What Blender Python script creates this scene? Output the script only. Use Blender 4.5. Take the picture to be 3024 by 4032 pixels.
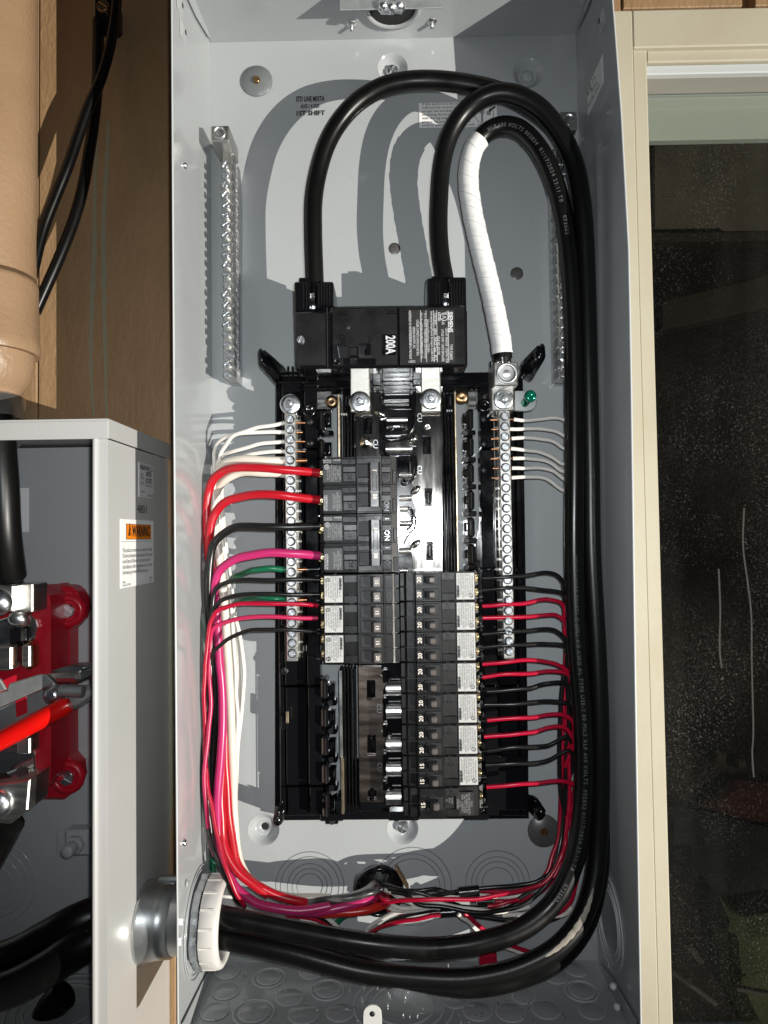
import bpy, bmesh, math, random
from mathutils import Vector, Matrix
random.seed(11)
S = bpy.context.scene
for o in list(bpy.data.objects): bpy.data.objects.remove(o)
C = S.collection
R = math.radians

# ---------------------------------------------------------------- camera (phone main lens, 24 mm equivalent)
FPX, PCX, PCY = 2795.0, 1512.0, 2016.0          # focal length and centre in photograph pixels
_rx, _ry, _rz = R(-2.00984848), R(0.61473366), R(-0.78005694)
CAM = Vector((-0.00740824, -0.67540876, -0.04510495))
_Rx = Matrix(((1,0,0),(0,math.cos(_rx),-math.sin(_rx)),(0,math.sin(_rx),math.cos(_rx))))
_Ry = Matrix(((math.cos(_ry),0,math.sin(_ry)),(0,1,0),(-math.sin(_ry),0,math.cos(_ry))))
_Rz = Matrix(((math.cos(_rz),-math.sin(_rz),0),(math.sin(_rz),math.cos(_rz),0),(0,0,1)))
_RM = _Rz @ _Rx @ _Ry
def _w(v): return Vector((v[0], v[2], -v[1]))
RIGHT, DOWN, FWD = _w(_RM[0]), _w(_RM[1]), _w(_RM[2])
cd = bpy.data.cameras.new('camera'); cam = bpy.data.objects.new('camera', cd); C.objects.link(cam)
cd.sensor_fit = 'VERTICAL'; cd.sensor_height = 36; cd.lens = 36*FPX/4032
cd.clip_start = 0.01; cd.clip_end = 50
m = Matrix((RIGHT, -DOWN, -FWD)).transposed().to_4x4(); m.translation = CAM
cam.matrix_world = m
S.camera = cam
S.render.resolution_x, S.render.resolution_y = 768, 1024

# ---------------------------------------------------------------- world, lamps, exposure
wd = bpy.data.worlds.new('World'); S.world = wd; wd.use_nodes = True
bg = wd.node_tree.nodes['Background']; bg.inputs[0].default_value = (.75,.85,1,1); bg.inputs[1].default_value = .022
def lamp(name, loc, power, col, rad, kind='POINT'):
    l = bpy.data.lights.new(name, kind); l.energy = power; l.color = col; l.shadow_soft_size = rad
    o = bpy.data.objects.new(name, l); o.location = loc; C.objects.link(o); return o
lamp('work_lamp', (2.52,-2.3,-.85), 745, (1,.95,.86), .006)                       # hard light from the lower right
fl = lamp('flash_lamp', CAM + RIGHT*.014 - DOWN*.016, 9.2, (.93,.97,1), .006, 'SPOT')                # the phone's own flash
fl.rotation_euler = m.to_euler(); fl.data.spot_size = R(98); fl.data.spot_blend = 1
S.view_settings.view_transform = 'Standard'; S.view_settings.look = 'None'
S.view_settings.exposure = 0; S.view_settings.gamma = 1

# ---------------------------------------------------------------- placing: pixel of the photograph + height above the panel's back -> point
def P(px, py, h=0.0):
    d = (RIGHT*((px-PCX)/FPX) + DOWN*((py-PCY)/FPX) + FWD)
    return CAM + d*((-h-CAM.y)/d.y)
def rect(x0, y0, x1, y1, h):
    xm, ym = (x0+x1)/2, (y0+y1)/2
    return P(x0,ym,h).x, P(x1,ym,h).x, P(xm,y1,h).z, P(xm,y0,h).z        # X0 X1 Z0 Z1
def MM(px): return px*.0002173                                             # pixels -> metres at breaker height

# ---------------------------------------------------------------- materials
MATS = {}
def mat(name, col, rough=.4, metal=0.0, spec=.5, bump=None, var=None, rvar=None, coat=0, streak=None, alpha=None):
    m = bpy.data.materials.new(name); m.use_nodes = True; nt = m.node_tree; b = nt.nodes['Principled BSDF']
    b.inputs['Base Color'].default_value = (*col, 1); b.inputs['Roughness'].default_value = rough
    b.inputs['Metallic'].default_value = metal; b.inputs['Specular IOR Level'].default_value = spec
    b.inputs['Coat Weight'].default_value = coat; b.inputs['Coat Roughness'].default_value = .1
    tc = nt.nodes.new('ShaderNodeTexCoord')
    def noise(scale, detail=4, stretch=None):
        n = nt.nodes.new('ShaderNodeTexNoise'); n.inputs['Scale'].default_value = scale; n.inputs['Detail'].default_value = detail
        if stretch:
            mp = nt.nodes.new('ShaderNodeMapping'); mp.inputs['Scale'].default_value = stretch
            nt.links.new(tc.outputs['Object'], mp.inputs[0]); nt.links.new(mp.outputs[0], n.inputs[0])
        else: nt.links.new(tc.outputs['Object'], n.inputs[0])
        return n
    if var:                                        # var = (scale, other colour, lo, hi, stretch)
        n = noise(var[0], 5, var[4] if len(var) > 4 else None); r = nt.nodes.new('ShaderNodeValToRGB')
        r.color_ramp.elements[0].position = var[2]; r.color_ramp.elements[1].position = var[3]
        r.color_ramp.elements[0].color = (*col, 1); r.color_ramp.elements[1].color = (*var[1], 1)
        nt.links.new(n.outputs[0], r.inputs[0]); nt.links.new(r.outputs[0], b.inputs['Base Color'])
    if rvar:                                       # (scale, lo, hi, stretch)
        n = noise(rvar[0], 5, rvar[3] if len(rvar) > 3 else None); r = nt.nodes.new('ShaderNodeMapRange')
        r.inputs['From Min'].default_value = .3; r.inputs['From Max'].default_value = .7
        r.inputs['To Min'].default_value = rvar[1]; r.inputs['To Max'].default_value = rvar[2]
        nt.links.new(n.outputs[0], r.inputs[0]); nt.links.new(r.outputs[0], b.inputs['Roughness'])
    if bump:                                       # (scale, strength, distance, stretch)
        n = noise(bump[0], 3, bump[3] if len(bump) > 3 else None); bn = nt.nodes.new('ShaderNodeBump')
        bn.inputs['Strength'].default_value = bump[1]; bn.inputs['Distance'].default_value = bump[2]
        nt.links.new(n.outputs[0], bn.inputs['Height']); nt.links.new(bn.outputs[0], b.inputs['Normal'])
    MATS[name] = m; return m
mat('paint', (.40,.42,.43), .15, bump=(420,.06,.0005), rvar=(16,.11,.19), var=(3,(.37,.39,.40),.4,.7))
def wavy(name):
    m = MATS[name]; nt = m.node_tree; b = nt.nodes['Principled BSDF']; prev = b.inputs['Normal'].links[0].from_node
    tc = nt.nodes.new('ShaderNodeTexCoord'); n = nt.nodes.new('ShaderNodeTexNoise'); n.inputs['Scale'].default_value = 14; n.inputs['Detail'].default_value = 1
    bn = nt.nodes.new('ShaderNodeBump'); bn.inputs['Strength'].default_value = .25; bn.inputs['Distance'].default_value = .004
    nt.links.new(tc.outputs['Object'], n.inputs[0]); nt.links.new(n.outputs[0], bn.inputs['Height']); nt.links.new(bn.outputs[0], prev.inputs['Normal'])
    # fine handling marks and dust
    v = nt.nodes.new('ShaderNodeTexNoise'); v.inputs['Scale'].default_value = 420; v.inputs['Detail'].default_value = 1; nt.links.new(tc.outputs['Object'], v.inputs[0])
    r = nt.nodes.new('ShaderNodeMapRange'); r.inputs['From Min'].default_value = .70; r.inputs['From Max'].default_value = .78; r.inputs['To Max'].default_value = .5; nt.links.new(v.outputs[0], r.inputs[0])
    mx = nt.nodes.new('ShaderNodeMix'); mx.data_type = 'RGBA'; src = b.inputs['Base Color'].links[0].from_socket
    nt.links.new(r.outputs[0], mx.inputs[0]); nt.links.new(src, mx.inputs[6]); mx.inputs[7].default_value = (.2,.2,.19,1); nt.links.new(mx.outputs[2], b.inputs['Base Color'])
wavy('paint')
mat('paint_edge', (.55,.57,.58), .35)
mat('meter_paint', (.50,.50,.49), .26, bump=(400,.1,.0006), var=(5,(.46,.46,.45),.4,.7))
mat('meter_inside', (.42,.435,.44), .22, bump=(330,.14,.0008))
mat('groove', (.17,.18,.185), .4)
mat('black', (.005,.005,.006), .1, bump=(700,.03,.0003), rvar=(40,.05,.22)); mat('alu', (.66,.65,.62), .34, 1, bump=(90,.06,.0004,(1,1,9)), rvar=(50,.27,.42,(1,1,6))); mat('stab', (.90,.89,.85), .40, 1, rvar=(40,.3,.5,(4,1,1))); mat('bus_low_reflection', (.42,.34,.29), .24, 1, bump=(60,.09,.0005,(1,1,6)), rvar=(24,.18,.34,(1,1,5)))  # lower bus brown: a reflection put into the metal's colour
mat('breaker', (.006,.006,.0065), .36, spec=.38, bump=(900,.07,.0002), rvar=(60,.32,.5), var=(90,(.012,.012,.0125),.55,.75))
mat('breaker_light', (.019,.019,.020), .38, rvar=(60,.3,.48))
mat('handle_black', (.012,.012,.012), .28, rvar=(80,.2,.4), var=(160,(.05,.048,.045),.62,.72))
mat('handle_grey', (.115,.10,.092), .3)
mat('cable', (.0035,.0035,.0035), .28, spec=.34, bump=(60,.1,.001,(1,1,.12)), rvar=(45,.24,.40,(1,1,.2)), var=(70,(.010,.010,.010),.6,.8,(1,1,.1)))
mat('cable_scuffed', (.004,.004,.004), .33, spec=.36, var=(22,(.05,.045,.04),.66,.9,(1.6,1.6,.35)), bump=(260,.15,.0006,(1,1,.2)))
mat('scuff_sheen', (.36,.32,.27), .6, var=(90,(.12,.11,.10),.5,.7,(1,1,.25)))
mat('cable_print', (.10,.105,.11), .6)
mat('tape_white', (.78,.78,.77), .38, bump=(55,.12,.0006))
mat('tape_seam', (.36,.36,.36), .6)
mat('tape_black', (.012,.012,.013), .22, bump=(120,.25,.001))
mat('tin', (.78,.77,.73), .2, 1, bump=(90,.06,.0004,(1,1,9)), rvar=(50,.15,.27,(1,1,6)))
mat('bus', (.40,.385,.36), .14, 1, bump=(60,.09,.0005,(6,1,1)), rvar=(24,.07,.15,(5,1,1)))
mat('bus_strap', (.80,.78,.72), .42, 1, bump=(80,.08,.0005,(1,1,8)))
mat('zinc', (.82,.85,.88), .27, 1, rvar=(120,.2,.36))
mat('zinc_dull', (.55,.56,.57), .38, 1, rvar=(60,.28,.5))
mat('galv', (.50,.52,.52), .42, .75, rvar=(40,.32,.52), var=(60,(.38,.40,.40),.45,.7))
mat('conduit', (.50,.52,.53), .38, .9, rvar=(40,.25,.4))
mat('slot', (.03,.03,.032), .5, .5)
mat('brass', (.46,.38,.22), .3, 1, var=(160,(.3,.2,.09),.5,.7))
mat('bronze', (.38,.25,.14), .35, 1)
mat('copper', (.50,.24,.12), .32, 1, rvar=(90,.22,.45))
mat('gold_strip', (.72,.62,.44), .34, 1, var=(160,(.35,.24,.15),.5,.7))
mat('steel_dark', (.30,.31,.31), .4, 1, rvar=(60,.3,.55))
mat('disc_dark', (.13,.125,.12), .36, .35, var=(50,(.20,.195,.185),.45,.75), rvar=(60,.25,.45))
mat('disc_grey', (.19,.205,.21), .35, .2, var=(40,(.16,.17,.175),.45,.7))
mat('green_screw', (.005,.16,.10), .16, .6)
W_ = dict(rough=.3, bump=(120,.05,.0004))
mat('w_white', (.80,.76,.70), **W_); mat('w_cream', (.72,.66,.57), **W_); mat('w_grey', (.42,.41,.39), **W_)
mat('w_black', (.010,.010,.010), .28, bump=(160,.1,.0005)); mat('w_red', (.47,.008,.018), **W_)
mat('w_redthin', (.42,.004,.030), **W_); mat('w_magenta', (.50,.026,.14), **W_); mat('w_pink', (.50,.022,.09), **W_)
mat('w_orange', (.56,.022,.016), **W_); mat('w_green', (.006,.12,.055), **W_); mat('w_dark', (.03,.03,.03), .3, var=(60,(.16,.16,.155),.5,.75,(1,1,.2)))
mat('sticker', (.62,.62,.61), .5); mat('sticker_white', (.82,.82,.81), .5); mat('ink', (.012,.012,.012), .6); mat('white_ink', (.62,.62,.64), .5)
mat('grey_ink', (.30,.30,.31), .5); mat('number_ink', (.80,.74,.66), .5); mat('orange', (.80,.21,.006), .5)
mat('bushing_white', (.70,.68,.65), .4, bump=(90,.05,.0005))
mat('red_block', (.47,.008,.022), .34, bump=(140,.12,.0008), rvar=(40,.25,.5)); mat('red_handle', (.72,.006,.004), .28)
mat('pipe', (.37,.24,.145), .4, bump=(230,.45,.0016), rvar=(28,.2,.5), var=(9,(.29,.185,.105),.4,.7))
mat('trim', (.455,.42,.325), .5, bump=(120,.14,.0012), var=(9,(.42,.375,.275),.45,.75))
mat('gasket', (.30,.29,.26), .7); mat('sash', (.50,.53,.53), .5); mat('sash_blue', (.20,.23,.27), .5); mat('shade_cloth', (.50,.52,.47), .8)
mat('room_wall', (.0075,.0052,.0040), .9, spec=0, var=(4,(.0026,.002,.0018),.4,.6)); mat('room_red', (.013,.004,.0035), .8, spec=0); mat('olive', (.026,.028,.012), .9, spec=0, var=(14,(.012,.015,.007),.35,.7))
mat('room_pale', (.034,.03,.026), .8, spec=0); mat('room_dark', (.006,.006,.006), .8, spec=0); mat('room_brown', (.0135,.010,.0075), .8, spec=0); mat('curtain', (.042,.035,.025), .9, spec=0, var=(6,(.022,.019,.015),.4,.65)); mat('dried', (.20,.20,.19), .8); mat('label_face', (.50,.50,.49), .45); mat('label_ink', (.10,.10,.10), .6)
mat('dirt', (.05,.045,.04), .9); mat('cardboard', (.28,.17,.09), .8)
mat('pad', (.01,.01,.01), .5)
# siding: rough sawn tan paint with vertical grain and grey-green drips
def siding():
    m = mat('siding', (.40,.245,.105), .55); nt = m.node_tree; b = nt.nodes['Principled BSDF']
    tc = nt.nodes.new('ShaderNodeTexCoord')
    def tex(scale, st, detail=6):
        mp = nt.nodes.new('ShaderNodeMapping'); mp.inputs['Scale'].default_value = st; nt.links.new(tc.outputs['Object'], mp.inputs[0])
        n = nt.nodes.new('ShaderNodeTexNoise'); n.inputs['Scale'].default_value = scale; n.inputs['Detail'].default_value = detail; n.inputs['Distortion'].default_value = .4
        nt.links.new(mp.outputs[0], n.inputs[0]); return n
    g = tex(45, (1.4,1,.5)); r = nt.nodes.new('ShaderNodeValToRGB')
    r.color_ramp.elements[0].position = .35; r.color_ramp.elements[0].color = (.295,.182,.092,1)
    r.color_ramp.elements[1].position = .65; r.color_ramp.elements[1].color = (.325,.203,.104,1)
    nt.links.new(g.outputs[0], r.inputs[0]); nt.links.new(r.outputs[0], b.inputs['Base Color'])
    k = tex(150, (1.5,1,.6)); bn = nt.nodes.new('ShaderNodeBump'); bn.inputs['Strength'].default_value = .55; bn.inputs['Distance'].default_value = .002
    nt.links.new(k.outputs[0], bn.inputs['Height']); nt.links.new(bn.outputs[0], b.inputs['Normal'])
siding()
mat('drip', (.26,.245,.165), .6, bump=(300,.4,.001))
def glass():
    m = bpy.data.materials.new('glass'); m.use_nodes = True; nt = m.node_tree; nt.nodes.clear(); N = nt.nodes.new; L = nt.links.new
    out = N('ShaderNodeOutputMaterial'); tr = N('ShaderNodeBsdfTransparent'); tr.inputs[0].default_value = (.80,.82,.80,1)
    gl = N('ShaderNodeBsdfGlossy'); gl.inputs['Roughness'].default_value = .03
    lwt = N('ShaderNodeLayerWeight'); lwt.inputs[0].default_value = .5
    pw = N('ShaderNodeMath'); pw.operation = 'POWER'; pw.inputs[1].default_value = 5; L(lwt.outputs['Facing'], pw.inputs[0])
    fr = N('ShaderNodeMath'); fr.operation = 'MULTIPLY_ADD'; fr.inputs[1].default_value = .9; fr.inputs[2].default_value = .035; L(pw.outputs[0], fr.inputs[0])
    mx = N('ShaderNodeMixShader'); L(fr.outputs[0], mx.inputs[0]); L(tr.outputs[0], mx.inputs[1]); L(gl.outputs[0], mx.inputs[2])
    df = N('ShaderNodeBsdfDiffuse'); df.inputs[0].default_value = (.55,.54,.50,1)
    tc = N('ShaderNodeTexCoord')
    def nz(scale, detail, lo, hi, to, st=None):
        n = N('ShaderNodeTexNoise'); n.inputs['Scale'].default_value = scale; n.inputs['Detail'].default_value = detail
        if st:
            mp = N('ShaderNodeMapping'); mp.inputs['Scale'].default_value = st; L(tc.outputs['Object'], mp.inputs[0]); L(mp.outputs[0], n.inputs[0])
        else: L(tc.outputs['Object'], n.inputs[0])
        r = N('ShaderNodeMapRange'); r.inputs['From Min'].default_value = lo; r.inputs['From Max'].default_value = hi; r.inputs['To Max'].default_value = to; L(n.outputs[0], r.inputs[0]); return r.outputs[0]
    def mth(op, x, y):
        k = N('ShaderNodeMath'); k.operation = op
        for q, z in enumerate((x, y)):
            if isinstance(z, float): k.inputs[q].default_value = z
            else: L(z, k.inputs[q])
        return k.outputs[0]
    specks = mth('MULTIPLY', nz(520, 2, .60, .78, .16), nz(11, 5, .40, .66, 1.0))          # water spots in uneven clumps
    fine = mth('MULTIPLY', nz(1300, 1, .60, .72, .10), nz(5, 3, .35, .7, 1.0))
    smear = nz(9, 4, .50, .82, .010, (2.2,1,.25))                                           # faint vertical smears
    dd = mth('ADD', mth('ADD', specks, fine), mth('ADD', smear, .0015))
    d = N('ShaderNodeMath'); d.operation = 'ADD'; d.use_clamp = True; d.inputs[1].default_value = 0; L(dd, d.inputs[0])
    m2 = N('ShaderNodeMixShader'); L(d.outputs[0], m2.inputs[0]); L(mx.outputs[0], m2.inputs[1]); L(df.outputs[0], m2.inputs[2]); L(m2.outputs[0], out.inputs[0])
    MATS['glass'] = m
glass()
def veil(name, share):
    m = MATS[name]; nt = m.node_tree; b = nt.nodes['Principled BSDF']; b.inputs['Alpha'].default_value = share
veil('dried', .16)

# ---------------------------------------------------------------- mesh helpers
class MB:
    def __init__(s): s.v = []; s.f = []; s.sm = []
    def add(s, vs, fs, smooth=False):
        b = len(s.v); s.v += [Vector(v) for v in vs]
        for f in fs: s.f.append([i+b for i in f]); s.sm.append(smooth)
        return s
    def box(s, x0, x1, y0, y1, z0, z1, b=0.0):
        if x1 < x0: x0, x1 = x1, x0
        if y1 < y0: y0, y1 = y1, y0
        if z1 < z0: z0, z1 = z1, z0
        b = min(b, (x1-x0)*.45, (y1-y0)*.45, (z1-z0)*.45)
        if b <= 0:
            return s.add([(x0,y0,z0),(x1,y0,z0),(x1,y1,z0),(x0,y1,z0),(x0,y0,z1),(x1,y0,z1),(x1,y1,z1),(x0,y1,z1)],
                         [(0,3,2,1),(4,5,6,7),(0,1,5,4),(1,2,6,5),(2,3,7,6),(3,0,4,7)])
        bm = bmesh.new(); bmesh.ops.create_cube(bm, size=1)
        for v in bm.verts: v.co = Vector(((x0+x1)/2+v.co.x*(x1-x0), (y0+y1)/2+v.co.y*(y1-y0), (z0+z1)/2+v.co.z*(z1-z0)))
        bmesh.ops.bevel(bm, geom=bm.edges[:], offset=b, segments=1, affect='EDGES', profile=.5)
        s.frombm(bm); return s
    def frombm(s, bm, smooth=False):
        bm.verts.index_update(); s.add([v.co for v in bm.verts], [[v.index for v in f.verts] for f in bm.faces], smooth); bm.free(); return s
    def pb(s, x0, y0, x1, y1, h0, h1, b=.0006):                 # box whose front face fills a pixel rectangle at height h1
        a, c, d, e = rect(x0, y0, x1, y1, h1); return s.box(a, c, -h1, -h0, d, e, b)
    def prism(s, poly, ya, yb, b=0.0):                          # (X,Z) outline from depth ya (front) to yb (back); b = front chamfer
        n = len(poly); A = sum(poly[i][0]*poly[(i+1)%n][1]-poly[(i+1)%n][0]*poly[i][1] for i in range(n))
        if A < 0: poly = poly[::-1]
        poly = [Vector((p[0],p[1])) for p in poly]
        def inset(d):
            out = []
            for i in range(n):
                e1 = (poly[i]-poly[i-1]).normalized(); e2 = (poly[(i+1)%n]-poly[i]).normalized()
                n1 = Vector((-e1.y,e1.x)); n2 = Vector((-e2.y,e2.x)); q = n1+n2; k = max(.35, 1+n1.dot(n2))
                out.append(poly[i]+q*(d/k))
            return out
        rings = [(inset(b), ya), (poly, ya+b), (poly, yb)] if b else [(poly, ya), (poly, yb)]
        vs = [(p.x, y, p.y) for ring, y in rings for p in ring]; fs = []
        for k in range(len(rings)-1):
            for i in range(n):
                j = (i+1)%n; fs.append((k*n+i, (k+1)*n+i, (k+1)*n+j, k*n+j))
        fs.append(list(range(n))); fs.append([(len(rings)-1)*n+i for i in range(n)][::-1])
        bm = bmesh.new(); bv = [bm.verts.new(v) for v in vs]
        for f in fs: bm.faces.new([bv[i] for i in f])
        bm.normal_update(); bmesh.ops.triangulate(bm, faces=[f for f in bm.faces if len(f.verts) > 4])
        return s.frombm(bm)
    def pprism(s, pts, h0, h1, b=.0006):                        # outline in pixels on the front plane h1
        q = [P(x,y,h1) for x,y in pts]; return s.prism([(p.x,p.z) for p in q], -h1, -h0, b)
    def profz(s, prof, z0, z1):                                 # (X,h) outline swept along Z
        bm = bmesh.new(); A = [bm.verts.new((x,-h,z0)) for x,h in prof]; B = [bm.verts.new((x,-h,z1)) for x,h in prof]; n = len(prof)
        for i in range(n): bm.faces.new((A[i],A[(i+1)%n],B[(i+1)%n],B[i]))
        f1 = bm.faces.new(A); f2 = bm.faces.new(B[::-1])
        bmesh.ops.recalc_face_normals(bm, faces=bm.faces[:]); bmesh.ops.triangulate(bm, faces=[f1,f2]); return s.frombm(bm)
    def tube(s, pts, r, n=10, cap=True, res=None, flat=1.0):
        pts = smoothpath(pts, res) if res else [Vector(p) for p in pts]
        rs = r if isinstance(r, (list,tuple)) else None
        vs = []; T = tangents(pts); N = T[0].orthogonal().normalized()
        for i, p in enumerate(pts):
            N = (N - T[i]*N.dot(T[i])).normalized(); Bn = T[i].cross(N); rr = rs[i] if rs else r
            for k in range(n):
                a = 2*math.pi*k/n; vs.append(p + N*(rr*math.cos(a)) + Bn*(rr*flat*math.sin(a)))
        fs = [(i*n+k, i*n+(k+1)%n, (i+1)*n+(k+1)%n, (i+1)*n+k) for i in range(len(pts)-1) for k in range(n)]
        s.add(vs, fs, True)
        if cap: s.add(vs[:n], [list(range(n))[::-1]]); s.add(vs[-n:], [list(range(n))])
        return s
    def lathe(s, c, axis, prof, n=20, smooth=True, cap=(True,True)):             # prof: (radius, distance along axis)
        c = Vector(c); ax = Vector(axis).normalized(); u = ax.orthogonal().normalized(); w = ax.cross(u); vs = []
        for r, a in prof:
            for k in range(n):
                t = 2*math.pi*k/n; vs.append(c + ax*a + (u*math.cos(t)+w*math.sin(t))*r)
        fs = [(i*n+k, i*n+(k+1)%n, (i+1)*n+(k+1)%n, (i+1)*n+k) for i in range(len(prof)-1) for k in range(n)]
        s.add(vs, fs, smooth)
        if cap[0] and prof[0][0] > 1e-5: s.add(vs[:n], [list(range(n))[::-1]])
        if cap[1] and prof[-1][0] > 1e-5: s.add(vs[-n:], [list(range(n))])
        return s
    def mesh(s, name, off=Vector((0,0,0))):
        me = bpy.data.meshes.new(name); me.from_pydata([tuple(v-off) for v in s.v], [], s.f)
        me.polygons.foreach_set('use_smooth', s.sm); me.update(); return me
def tangents(p):
    return [(p[min(i+1,len(p)-1)]-p[max(i-1,0)]).normalized() for i in range(len(p))]
def smoothpath(pts, res=8):
    p = [Vector(q) for q in pts]; p = [p[0]*2-p[1]] + p + [p[-1]*2-p[-2]]; out = []
    for i in range(1, len(p)-2):
        a,b,c,d = p[i-1:i+3]
        t0 = 0; t1 = t0+max((b-a).length,1e-6)**.5; t2 = t1+max((c-b).length,1e-6)**.5; t3 = t2+max((d-c).length,1e-6)**.5
        for k in range(res):
            t = t1+(t2-t1)*k/res
            A1=a*((t1-t)/(t1-t0))+b*((t-t0)/(t1-t0)); A2=b*((t2-t)/(t2-t1))+c*((t-t1)/(t2-t1)); A3=c*((t3-t)/(t3-t2))+d*((t-t2)/(t3-t2))
            B1=A1*((t2-t)/(t2-t0))+A2*((t-t0)/(t2-t0)); B2=A2*((t3-t)/(t3-t1))+A3*((t-t1)/(t3-t1))
            out.append(B1*((t2-t)/(t2-t1))+B2*((t-t1)/(t2-t1)))
    out.append(p[-2]); return out

# ---------------------------------------------------------------- object helpers
OFF = {}                                                         # world offset of every parent's local frame
def thing(name, label, cat, loc, group=None):
    o = bpy.data.objects.new(name, None); o.empty_display_size = .01; o.location = loc; C.objects.link(o)
    o['label'] = label; o['category'] = cat
    if group: o['group'] = group
    OFF[o] = Vector(loc); return o
def part(name, mb, m, parent, stuff=False):
    o = bpy.data.objects.new(name, mb.mesh(name, OFF[parent])); o.data.materials.append(MATS[m]); C.objects.link(o)
    o.parent = parent; OFF[o] = OFF[parent]
    if stuff: o['kind'] = 'stuff'
    return o
def solo(name, mb, m, label, cat, group=None, kind=None):
    lo = Vector((min(v.x for v in mb.v), min(v.y for v in mb.v), min(v.z for v in mb.v)))
    hi = Vector((max(v.x for v in mb.v), max(v.y for v in mb.v), max(v.z for v in mb.v)))
    c = Vector(((lo.x+hi.x)/2, (lo.y+hi.y)/2, lo.z))
    o = bpy.data.objects.new(name, mb.mesh(name, c)); o.location = c; o.data.materials.append(MATS[m]); C.objects.link(o); OFF[o] = c
    if kind: o['kind'] = kind
    else: o['label'] = label; o['category'] = cat
    if group: o['group'] = group
    return o
def inst(name, me, parent, loc, rot=0.0, sc=1.0, axis='Y'):
    o = bpy.data.objects.new(name, me); C.objects.link(o); o.parent = parent; o.location = Vector(loc)-OFF[parent]
    o.rotation_euler = (0, rot, 0); o.scale = (sc,sc,sc); OFF[o] = Vector(loc); return o
def withmat(mb, name, m):
    me = mb.mesh(name); me.materials.append(MATS[m]); return me
_txt = {}
def textmesh(body, spacing=1.0, line=1.0, bold=0.0, align='CENTER', shear=0):
    k = (body, spacing, line, bold, align, shear)
    if k not in _txt:
        cu = bpy.data.curves.new('t', 'FONT'); cu.body = body; cu.size = 1; cu.space_character = spacing; cu.space_line = line
        cu.offset = bold; cu.align_x = align; cu.align_y = 'CENTER'; cu.resolution_u = 2; cu.shear = shear; cu.fill_mode = 'FRONT'
        ob = bpy.data.objects.new('t', cu); C.objects.link(ob)
        me = bpy.data.meshes.new_from_object(ob.evaluated_get(bpy.context.evaluated_depsgraph_get()))
        _txt[k] = ([v.co.copy() for v in me.vertices], [list(p.vertices) for p in me.polygons])
        bpy.data.objects.remove(ob); bpy.data.curves.remove(cu); bpy.data.meshes.remove(me)
    return _txt[k]
def lettering(body, o, u, v, size, m, parent, name='lettering', wide=1.0, fit=None, **kw):   # flat print: origin, reading direction, up direction
    vs, fs = textmesh(body, **kw)
    if fit: wide = fit/(size*(max(p.x for p in vs)-min(p.x for p in vs)))
    u = Vector(u).normalized(); v = Vector(v).normalized(); mb = MB()
    mb.add([Vector(o)+u*(p.x*size*wide)+v*(p.y*size) for p in vs], fs)
    return part(name, mb, m, parent)
UX, UZ = Vector((1,0,0)), Vector((0,0,1))
ROT = {0:(UX,UZ), 90:(UZ,-UX), -90:(-UZ,UX), 180:(-UX,-UZ)}       # reading directions on the panel plane
def ptext(body, px, py, h, size, m, parent, rot=0, **kw):
    u, v = ROT[rot]; return lettering(body, P(px,py,h), u, v, size, m, parent, **kw)

# shared small meshes: everything faces the viewer (-Y), origin at the bearing surface
def mk_screw(r=.0034, t=.0022, slot=.0008, cross=True, domed=.4):
    mb = MB()
    mb.lathe((0,0,0), (0,-1,0), [(r*.98,0),(r,t*.5),(r*.93,t*.75)], 16)
    n = 4 if cross else 2
    for q in range(n):                                          # raised quadrants leave a real slot between them
        a0 = 2*math.pi*q/n; w = 2*math.pi/n; g = slot/r; pts = []
        c = Vector((math.cos(a0+w/2), math.sin(a0+w/2)))*(slot*.75 if cross else slot*.5)
        for k in range(6 if cross else 9):
            a = a0+g*.55+(w-1.1*g)*k/(5 if cross else 8); pts.append((math.cos(a)*r*.92, math.sin(a)*r*.92))
        poly = [(c.x,c.y)]+pts if cross else pts
        mb.prism(poly, -t*1.15, -t*.7, t*.12)
    return mb
SCREW = withmat(mk_screw(), 'screw', 'zinc')
SCREW_FLAT = withmat(mk_screw(.0034,.0022,.0011,False), 'screw', 'zinc')
def mk_hexbolt(r=.0055):
    mb = MB(); hexp = [(math.cos(R(60*k+12))*r, math.sin(R(60*k+12))*r) for k in range(6)]
    mb.lathe((0,0,0), (0,-1,0), [(r*1.75,0),(r*1.75,.0008),(r*1.5,.0014),(r*1.15,.0016)], 24)
    mb.prism(hexp, -.0062, -.0012, .0008)
    mb.lathe((0,-.0062,0), (0,-1,0), [(r*.5,0),(r*.55,.0004),(r*.3,.0003)], 14)
    return mb
HEXBOLT = withmat(mk_hexbolt(), 'bolt', 'zinc')
# ================================================================ THE SETTING: siding wall
WALLH = -.013                                                    # the siding lies 13 mm behind the panel's back sheet
wall = MB(); wall.box(-.62,P(2470,2000,.0).x, .024,.034, -.80,.72); wall.box(P(2470,2000,.0).x+.0005,.60, .024,.034, P(2700,120,-.02).z,.72)
wall = solo('wall', wall, 'siding', None, None, kind='structure')
xs = [-.62, P(150,800,WALLH).x, P(700,800,WALLH).x-.004, .02, P(2440,20,WALLH).x+.002]
for i in range(len(xs)-1):
    part('board', MB().box(xs[i]+.0006, xs[i+1]-.0006, .013,.0235, -.79,.71, .0012), 'siding', wall)
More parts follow.
